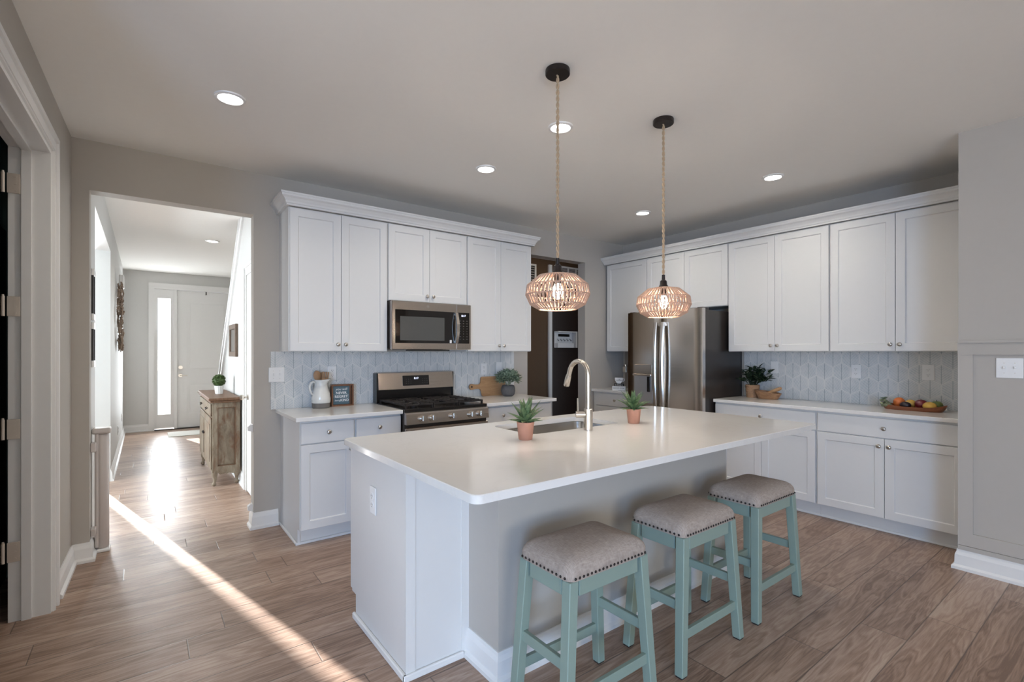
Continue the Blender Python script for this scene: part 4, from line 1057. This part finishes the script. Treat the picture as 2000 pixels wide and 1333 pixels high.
def utensil(label, x, y, lean, kind, z0=.986):
    b = B(); u = thing('wooden_utensil', label, 'utensil', (x, y, z0), 0, 'wooden utensils in the cream pitcher')
    M = Matrix.Translation((x, y, z0)) @ Matrix.Rotation(lean[0], 4, 'Y') @ Matrix.Rotation(lean[1], 4, 'X')
    t = B(); t.tube([(0, 0, 0), (0, 0, .15)], .006, 10); b.add(t, M); b.build('handle', WUTEN, u, smooth=60)
    t = B()
    if kind == 'spoon': t.ball((0, 0, .190), .034, 18, 12, (.85, .24, 1.25))
    elif kind == 'fork':
        for k in range(4): xx = -.021+.014*k; t.box(xx-.0048, xx+.0048, -.004, .004, .165, .222, .002)
        t.box(-.026, .026, -.004, .004, .148, .172, .003)
    else: t.box(-.026, .026, -.0035, .0035, .145, .215, .003)
    b = B(); b.add(t, M); b.build('head', WUTEN, u, smooth=45)
utensil('rounded wooden spoon leaning left in the cream pitcher', 1.137, 4.112, (-.10, -.04), 'spoon')
utensil('wooden slotted fork at the right in the cream pitcher', 1.155, 4.092, (.10, .05), 'fork')
utensil('flat wooden spatula at the back of the cream pitcher', 1.145, 4.125, (.0, -.06), 'flat')
# framed sign
fs = thing('framed_sign', 'small brown wooden box frame with slate blue kindness print', 'sign', (1.327, 4.140, .9142), math.radians(-2))
b = B(); w_, h_ = .182, .182; t = .012
b.box(-w_/2, -w_/2+t, -.02, .022, 0, h_).box(w_/2-t, w_/2, -.02, .022, 0, h_).box(-w_/2+t, w_/2-t, -.02, .022, 0, t).box(-w_/2+t, w_/2-t, -.02, .022, h_-t, h_); b.build('box_frame', WFRAME, fs, local=True)
B().box(-w_/2+t, w_/2-t, .010, .016, t, h_-t).build('back_panel', WFRAME, fs, local=True)
B().box(-.074, .062, .004, .0095, .014, .166).build('print', SLATE, fs, local=True)
d = B(); yy = .0035
text_into(d, 'you will', .030, FY(-.006, yy, .140), .0004, .3); text_into(d, 'NEVER', .030, FY(-.006, yy, .108), .0004, 0, bold=.0007); text_into(d, 'REGRET', .030, FY(-.006, yy, .078), .0004, 0, bold=.0007)
text_into(d, 'being', .022, FY(-.038, yy, .047), .0004, .3); text_into(d, 'KIND', .029, FY(.022, yy, .047), .0004, 0, bold=.0007)
for sx_ in (-.064, .052):
    for k in range(3): d.leaf((sx_, yy, .066+.012*k), (-.6, 0, .8), .014, .006); d.leaf((sx_, yy, .066+.012*k), (.6, 0, .8), .014, .006)
d.build('lettering', WHITEINK, fs, local=True, normals=False)
# cutting board leaning on the backsplash behind the plant
cb = []
body = [(.0, 0), (.42, 0), (.42, .165), (.0, .165)]
pts = []
def arc(cx, cy, r, a0, a1, n=8): return [(cx+r*math.cos(math.radians(a0+(a1-a0)*k/n)), cy+r*math.sin(math.radians(a0+(a1-a0)*k/n))) for k in range(n+1)]
pts = arc(.02, .10, .030, 60, 300, 14) + [(.07, .078)] + arc(.10, .048, .030, 90, 20, 4) + arc(.155, .02, .02, 190, 270, 5) + arc(.42, .02, .02, 270, 360, 5) + arc(.42, .18, .02, 0, 90, 5) + arc(.155, .18, .02, 90, 170, 5) + arc(.10, .152, .030, 340, 270, 4) + [(.07, .122)]
b = B().prism(pts, 'y', 0, .016)
M = Matrix.Translation((2.615, BY-.052, .9150)) @ Matrix.Rotation(math.radians(-7), 4, 'X')
bmesh.ops.transform(b.b, matrix=M, verts=b.b.verts[:])
cbo = thing('cutting_board', 'honey wood paddle cutting board leaning on the tile right of range', 'cutting board', (2.8, BY-.03, .915))
b.build('board', WBOARD, cbo)
hb = B(); hb.add(B().cyl((.018, -.0005, .10), .010, -.001, 'y', 16), M); hb.build('hanging_hole', DWOOD, cbo)
# leafy grey pot
def foliage_ball(b, c, R, n, L, W, rnd, squash=.8, zmin=-.2):
    for k in range(n):
        while True:
            d = Vector((rnd.gauss(0, 1), rnd.gauss(0, 1), rnd.gauss(0, 1))).normalized()
            if d.z > zmin: break
        r = R*rnd.uniform(.45, 1.0); p = Vector(c)+Vector((d.x*r, d.y*r, d.z*r*squash))
        dd = (d+Vector((rnd.uniform(-.6, .6), rnd.uniform(-.6, .6), rnd.uniform(-.2, .9)))).normalized()
        b.leaf(p, dd, L*rnd.uniform(.7, 1.2), W*rnd.uniform(.8, 1.2), rnd.uniform(-.2, .3), 4)
gp = thing('potted_plant', 'bushy grey-green plant in round charcoal pot beside cutting board', 'plant', (2.985, 4.030, .9142))
c = (2.985, 4.030, .9142)
B().lathe([(0, 0), (.048, 0), (.066, .018), (.074, .050), (.072, .082), (.062, .108), (.056, .112), (.054, .106), (.0, .100)], c, 32).build('pot', GPOT, gp, smooth=60)
b = B(); rnd = random.Random(5); foliage_ball(b, (c[0], c[1], c[2]+.175), .128, 640, .032, .024, rnd, .72, -.45)
for k in range(18): a = rnd.uniform(0, 2*PI); b.tube([(c[0], c[1], c[2]+.10), (c[0]+.05*math.cos(a), c[1]+.05*math.sin(a), c[2]+.16), (c[0]+.10*math.cos(a), c[1]+.10*math.sin(a), c[2]+.19+rnd.uniform(-.03, .04))], .0015, 4)
b.build('foliage', EUC, gp, normals=False)
# succulents on the island
def succulent(label, loc, seed, rotz):
    p = thing('potted_succulent', label, 'plant', loc, rotz, 'terracotta succulents on the island'); rnd = random.Random(seed)
    B().lathe([(0, 0), (.034, 0), (.036, .003), (.044, .080), (.0455, .086), (.0455, .092), (.0415, .092), (.040, .084), (0, .084)], (0, 0, 0), 32).build('pot', TERRA, p, local=True, smooth=50)
    B().lathe([(0, .0845), (.0395, .0845), (.0395, .0852), (0, .087)], (0, 0, 0), 20).build('soil', SOIL, p, local=True)
    b = B()
    for n, el, L, W, off in ((7, 16, .092, .027, 0), (7, 40, .112, .031, .4), (6, 60, .122, .032, .1), (4, 78, .128, .030, .5)):
        for k in range(n):
            a = 2*PI*(k+off)/n+rnd.uniform(-.2, .2); e = math.radians(el+rnd.uniform(-8, 8))
            d = (math.cos(a)*math.cos(e), math.sin(a)*math.cos(e), math.sin(e))
            b.leaf((math.cos(a)*.010, math.sin(a)*.010, .088+.010*math.sin(e)), d, L*rnd.uniform(.88, 1.1), W, -.14 if el < 50 else -.08, 6, .006)
    b.build('rosette_leaves', AGAVE, p, local=True, smooth=60)
    return p
succulent('spiky green succulent in terracotta pot left of the faucet', (1.583, 1.985, .9142), 2, .3)
succulent('spiky green succulent in terracotta pot right of the faucet', (2.495, 2.02, .9142), 9, 1.1)
# coffee sign blocks
cf = thing('coffee_sign', 'stacked coffee sign of cup, black plank and white plank', 'sign', (4.47, 3.835, .9142), RR+math.radians(24))
B().box(-.080, .080, -.015, .015, 0, .048, .002).build('white_block', PLATE, cf, local=True)
B().box(-.058, .058, -.013, .013, .0483, .080, .002).build('black_block', BLACKINK, cf, local=True)
b = B().prism([(-.048, .148), (-.046, .120), (-.034, .095), (-.022, .086), (-.020, .0803), (.020, .0803), (.022, .086), (.034, .095), (.046, .120), (.048, .148)], 'y', -.009, .009); b.tube([(.044, 0, .135), (.062, 0, .137), (.064, 0, .118), (.048, 0, .106), (.038, 0, .106)], .005, 8); b.build('cup_cutout', PLATE, cf, local=True)
d = B(); text_into(d, 'GOOD IDEA', .024, FY(0, -.0155, .024), .0004); text_into(d, 'coffee', .028, FY(0, -.0095, .120), .0004, .3); d.build('dark_lettering', simple('grey_lettering', (.12, .12, .12), .6), cf, local=True)
d = B(); text_into(d, 'is always a', .022, FY(0, -.0135, .064), .0004, .25); d.build('white_lettering', WHITEINK, cf, local=True)
# basket plant
c = (4.860, 2.450, .9142)
bp = thing('basket_plant', 'dark leafy plant in a woven basket beside the fridge', 'plant', c)
b = B(); prof = []
for k in range(13): z = .125*k/12; r = .052+.012*k/12; prof += [(r+(.0025 if k % 2 else 0), z)]
b.lathe([(0, 0)]+prof+[(.058, .125), (.055, .11), (0, .11)], c, 30)
for k in range(9): z = .008+.0135*k; r = .0535+.012*z/.125+.001; b.tube([(c[0]+r*math.cos(2*PI*q/24), c[1]+r*math.sin(2*PI*q/24), c[2]+z+.002*math.sin(6*2*PI*q/24+k*PI)) for q in range(24)], .003, 5, closed=True)
b.build('basket', WICKER, bp, smooth=60)
b = B(); rnd = random.Random(11)
for k in range(46):
    a = rnd.uniform(0, 2*PI); rr = rnd.uniform(.02, .185); hz = rnd.uniform(.20, .325)-rr*.35
    top = Vector((c[0]+min(rr*math.cos(a), .085), min(c[1]+rr*math.sin(a)*1.05, 2.535), c[2]+hz)); bot = Vector((c[0]+.02*math.cos(a), c[1]+.02*math.sin(a), c[2]+.11))
    mid = (top+bot)/2+Vector((0, 0, .03)); b.tube([bot, mid, top], .0018, 4)
    for q in range(5):
        t = q/4; p = bot.lerp(top, .45+.55*t)+Vector((0, 0, .02*(1-t)))
        d = Vector((rnd.uniform(-1, .3 if p.x > c[0]+.02 else 1), rnd.uniform(-1, .35 if p.y > 2.49 else 1), rnd.uniform(-.1, .9))).normalized()
        b.leaf(p, d, rnd.uniform(.045, .065), .032, -.1, 5)
b.build('foliage', DARKL, bp, normals=False)
# olive-wood mortar bowl and pestle
c = (4.80, 2.27, .9142)
b = B(); prof = [(0, 0), (.075, 0), (.080, .004), (.105, .062), (.108, .070), (.100, .070), (.075, .014), (0, .012)]
b.lathe(prof, c, 36, sx=.70, sy=1.15)
for v in b.b.verts:
    if v.co.z > c[2]+.05: v.co.z += .010*(v.co.y-c[1])/.1
tag(b.build('wooden_bowl', WOLIVE, smooth=50), 'striped olive-wood bowl on the counter next to the basket plant', 'bowl')
b = B(); p0 = Vector((c[0]+.01, c[1]+.045, c[2]+.034)); p1_ = Vector((c[0]+.015, c[1]-.118, c[2]+.112))
b.tube([p0, p0.lerp(p1_, .1), p0.lerp(p1_, .9), p1_], [.010, .015, .017, .011], 14)
tag(b.build('wooden_pestle', WBOARD, smooth=50), 'light wooden pestle resting in the olive-wood bowl', 'pestle')
# fruit tray (long axis along Y)
ty, tx = 1.155, 4.78
b = B(); rings = []
for (s, z, h) in ((.86, 0, 0), (.94, .010, 0), (1.0, .030, 1), (.955, .030, 1), (.86, .012, 0)):
    r_ = []
    for k in range(40):
        a = 2*PI*k/40; yy = math.copysign(abs(math.cos(a))**.75, math.cos(a)); xx = math.copysign(abs(math.sin(a))**.85, math.sin(a))
        r_.append(b.b.verts.new((tx+.085*s*xx, ty+.205*s*yy, .9142+z+(.022*abs(yy)**3 if h else .010*abs(yy)**3 if z else 0))))
    rings.append(r_)
for a, c_ in zip(rings, rings[1:]):
    for k in range(40): b.face([a[k], a[(k+1) % 40], c_[(k+1) % 40], c_[k]])
b.face(rings[0][::-1]); b.face(rings[-1])
tag(b.build('fruit_tray', WTRAY, smooth=50), 'long red-brown wooden tray of fruit on the right counter', 'tray')
tz = .9142+.012
def fruit(name, label, y, x, r, mat, sc=(1, 1, 1), stem=None, dip=0, z=None):
    f = thing(name, label, 'fruit', (x, y, (z or tz)), 0, 'fruit in the wooden tray'); cz = (z or tz)+r*sc[2]+.0003
    b = B(); b.ball((x, y, cz), r, 24, 16, sc)
    if dip:
        for v in b.b.verts:
            q = math.hypot(v.co.x-x, v.co.y-y)/r
            if v.co.z > cz: v.co.z -= dip*r*max(0, 1-q*2.2)
            elif q < .45: v.co.z = max(v.co.z, cz-r*sc[2]+.0)
    b.build('flesh', mat, f, smooth=180)
    if stem: B().tube([(x, y, cz+r*sc[2]*(1-dip)-.003), (x+.004, y+.003, cz+r*sc[2]*(1-dip)+.014)], .002, 6).build('stem', DWOOD, f)
    return f
fruit('orange', 'orange fruit behind the grapes at the left end of the tray', 1.247, 4.806, .040, ORANGE)
fruit('lemon', 'yellow fruit between the orange and the red apple in the tray', 1.178, 4.818, .033, YELLOW, (1, 1.2, 1))
fruit('plum', 'small dark plum at the front of the fruit tray', 1.190, 4.737, .027, PLUM, (1, 1.35, 1))
fruit('red_apple', 'dark red apple in the middle of the fruit tray', 1.105, 4.785, .041, RED, (1, 1, .93), True, .25)
fruit('lemon', 'yellow lemon at the front right of the fruit tray', 1.043, 4.735, .032, YELLOW, (1, 1.35, 1))
fruit('green_apple', 'green apple at the right end of the fruit tray', 1.016, 4.806, .038, GREENA, (1, 1, .93), True, .25)
gr = thing('grape_bunch', 'bunch of pale green grapes at the left end of the tray', 'fruit', (4.77, 1.312, tz), 0, 'fruit in the wooden tray')
b = B(); rnd = random.Random(4)
for k in range(34):
    q = rnd.uniform(0, 1); b.ball((4.745+rnd.uniform(-.030, .035), 1.335-.045*q+rnd.uniform(-.015, .015), tz+.0115+rnd.uniform(0, .058)*(1-q*.8)), .0105, 10, 8)
b.build('berries', GRAPE, gr, smooth=180)
b = B()
for k in range(9): a = rnd.uniform(0, 2*PI); b.leaf((4.75, 1.335, tz+.060), (math.cos(a), math.sin(a)*.8, .35), .040, .026, .2, 4)
b.build('leaves', EUC, gr, normals=False)

# ------------------------------------------------------------------ hall furniture and decor
KX_, KY0_, KY1_ = .520, 5.72, 7.03
cn = thing('console_cabinet', 'distressed sage-brown console cabinet on curled feet in the hall', 'cabinet', (.67, 6.35, 0))
X0, X1, Y0, Y1 = .545, .793, 5.76, 6.99
B().box(X0-.035, X1, Y0-.035, Y1+.035, .872, .90, .008, 2).box(X0-.022, X1, Y0-.022, Y1+.022, .850, .872, .005).build('top', DISTB, cn)
b = B().box(X0, X1, Y0+.022, Y1-.022, .14, .850).box(X0, X0+.045, Y0, Y0+.022, .14, .850).box(X1-.04, X1, Y0, Y0+.022, .14, .850).box(X0+.045, X1-.04, Y0, Y0+.022, .80, .850).box(X0+.045, X1-.04, Y0, Y0+.022, .14, .20).box(X0, X1, Y1-.022, Y1, .14, .85)
b.build('body', DISTR, cn)
b = B()
for (a, c_, e, g_) in ((X0+.045, X0+.053, .20, .80), (X1-.048, X1-.04, .20, .80), (X0+.053, X1-.048, .20, .208), (X0+.053, X1-.048, .792, .80)): b.box(a, c_, Y0+.006, Y0+.022, e, g_)
b.build('side_beading', DISTB, cn)
b = B().prism([(X0+.04, .14), (X0+.07, .115), (X0+.12, .125), ((X0+X1)/2, .115), (X1-.10, .125), (X1-.06, .112), (X1-.03, .14)], 'y', Y0+.004, Y0+.022)
b.build('scalloped_apron', DISTR, cn)
for x, sx_ in ((X0+.025, -1), (X1-.028, 1)):
    for y, sy_ in ((Y0+.025, -1), (Y1-.025, 1)):
        o_ = 1 if sx_ < 0 else 0
        b = B().tube([(x, y, .15), (x-.004*o_, y-.004*sy_*-1, .11), (x, y, .075), (x-.004*o_, y+.002*sy_, .045), (x-.010*o_, y+.006*sy_, .025)], [.028, .026, .018, .015, .016], 12)
        b.ball((x-.010*o_, y+.006*sy_, .022), .0215, 14, 10); b.build('leg', DISTR, cn, smooth=60)
ym = (Y0+Y1)/2
for a, c_ in ((Y0+.03, ym-.008), (ym+.008, Y1-.03)):
    o_ = B().box(X0-.016, X0-.0003, a, c_, .71, .835, .004).build('drawer', DISTR, cn)
    B().tube([(X0-.018, (a+c_)/2-.05, .78), (X0-.036, (a+c_)/2-.045, .765), (X0-.036, (a+c_)/2+.045, .765), (X0-.018, (a+c_)/2+.05, .78)], .005, 8).build('pull', BRONZE, o_)
    o_ = B().box(X0-.016, X0-.0003, a, c_, .17, .695, .004).box(X0-.022, X0-.016, a+.06, c_-.06, .24, .63, .003).build('door', DISTR, cn)
    kx = c_-.03 if a < ym-.1 else a+.03
    B().ball((X0-.028, kx, .48), .013, 14, 10).build('knob', BRONZE, o_, smooth=180)
tp = thing('topiary_ball', 'round boxwood topiary in small white ribbed pot on the console', 'plant', (.66, 6.30, .9003))
c = (.66, 6.30, .9003)
b = B()
b.lathe([(0, 0), (.034, 0), (.044, .085), (.046, .092), (.041, .092), (0, .086)], c, 24)
for k in range(16): a = 2*PI*k/16; b.tube([(c[0]+.034*math.cos(a), c[1]+.034*math.sin(a), c[2]+.004), (c[0]+.044*math.cos(a), c[1]+.044*math.sin(a), c[2]+.085)], .003, 5)
b.build('pot', PLATE, tp, smooth=50)
b = B().ball((c[0], c[1], c[2]+.148), .058, 20, 14); rnd = random.Random(8)
for k in range(420):
    d = Vector((rnd.gauss(0, 1), rnd.gauss(0, 1), rnd.gauss(0, 1))).normalized(); b.leaf(Vector((c[0], c[1], c[2]+.148))+d*.057, d+Vector((rnd.uniform(-.8, .8), rnd.uniform(-.8, .8), rnd.uniform(-.8, .8))), .017, .013, .2, 3)
b.build('foliage', BOX, tp, normals=False)
# picture on the right hall wall
pc = thing('picture_frame', 'dark wood framed picture on the hall right wall above the console', 'picture', (HW-.02, 6.27, 1.31))
b = B(); y0, y1, z0, z1 = 6.02, 6.52, 1.315, 1.675; x = HW-.0005
b.box(x-.03, x, y0, y0+.055, z0, z1, .004).box(x-.03, x, y1-.055, y1, z0, z1, .004).box(x-.03, x, y0+.055, y1-.055, z0, z0+.055, .004).box(x-.03, x, y0+.055, y1-.055, z1-.055, z1, .004); b.build('frame', WPICT, pc)
B().box(x-.012, x-.006, y0+.055, y1-.055, z0+.055, z1-.055).build('print', GREYCL, pc)
# two frames on the left hall wall
for lab, z0, z1 in (('upper white-matted dark frame beside the hall opening', 1.585, 1.935), ('lower white-matted dark frame beside the hall opening', 1.265, 1.570)):
    f = thing('wall_frame', lab, 'picture', (HX, 4.41, z0), 0, 'small frames on the hall wall'); x = HX+.0005
    B().box(x, x+.014, 4.345, 4.475, z0, z0+.045, .002).build('lower_rail', TRIM, f); B().box(x, x+.014, 4.345, 4.475, z1-.045, z1, .002).build('upper_rail', TRIM, f)
    for y_ in (4.345, 4.445): B().box(x, x+.012, y_, y_+.03, z0+.045, z1-.045).build('side_rail', BLACKINK, f)
    B().box(x, x+.008, 4.375, 4.445, z0+.045, z1-.045).build('print', BLACKINK, f)
# driftwood wreath
wr = B(); rnd = random.Random(21)
for k in range(170):
    a = rnd.uniform(0, 2*PI); rr = rnd.uniform(.75, 1.05)
    y = 8.05+.28*rr*math.cos(a); z = 1.81+.40*rr*math.sin(a); x = HX+.012+rnd.uniform(.0, .050)
    t = Vector((rnd.uniform(-.02, .05), -math.sin(a)*.3+rnd.uniform(-.45, .45), math.cos(a)*.4+rnd.uniform(-.6, .6))).normalized(); t.x *= .15; L = rnd.uniform(.05, .10)
    p0 = Vector((x, y, z)); p0.x = max(p0.x, HX+.012); p1_ = p0+t*L; p1_.x = max(p1_.x, HX+.012)
    wr.tube([p0, (p0+p1_)/2+Vector((.006, 0, 0)), p1_], [.006, .010, .005], 6)
tag(wr.build('driftwood_wreath', DRIFT, smooth=60), 'oval driftwood wreath on the hall left wall', 'wreath')
tag(B().box(HX+.0003, HX+.055, 8.72, 8.92, 2.26, 2.45, .008).build('door_chime', PLATE), 'white door chime box high on the hall left wall', 'chime')

# baby gate, rolled up on the left jamb of the hall opening
bg = thing('baby_gate', 'rolled-up taupe baby gate standing at the left of the hall opening', 'gate', (-.235, 4.385, 0))
B().lathe([(0, .024), (.034, .024), (.038, .03), (.038, .80), (.034, .806), (0, .806)], (-.235, 4.385, 0), 28).build('roller_tube', GATEM, bg, smooth=50)
B().box(-.285, -.192, 4.335, 4.435, 0, .023, .006).build('foot_bracket', PLATE, bg)
B().box(-.288, -.186, 4.335, 4.44, .808, .848, .012, 3).build('top_handle', GATEM, bg)
B().tube([(-.262, 4.343, .04), (-.262, 4.343, .81)], .011, 12).build('pull_bar', GATEM, bg, smooth=60)
B().box(-.2895, -.262, 4.26, 4.335, .14, .19, .004).box(-.2895, -.262, 4.26, 4.335, .70, .76, .004).build('wall_bracket', GATEM, bg)
for lab, z in (('white plastic gate catch, upper one on the hall jamb', .775), ('white plastic gate catch, lower one on the hall jamb', .155)):
    b = B().box(OR-.006, OR-.0003, 4.235, 4.295, z-.03, z+.03, .002).prism([(OR-.006, z-.028), (OR-.034, z-.018), (OR-.034, z+.012), (OR-.020, z+.026), (OR-.006, z+.028)], 'y', 4.245, 4.285)
    tag(b.build('gate_catch', PLATE), lab, 'catch', 'gate catches on the hall jamb')
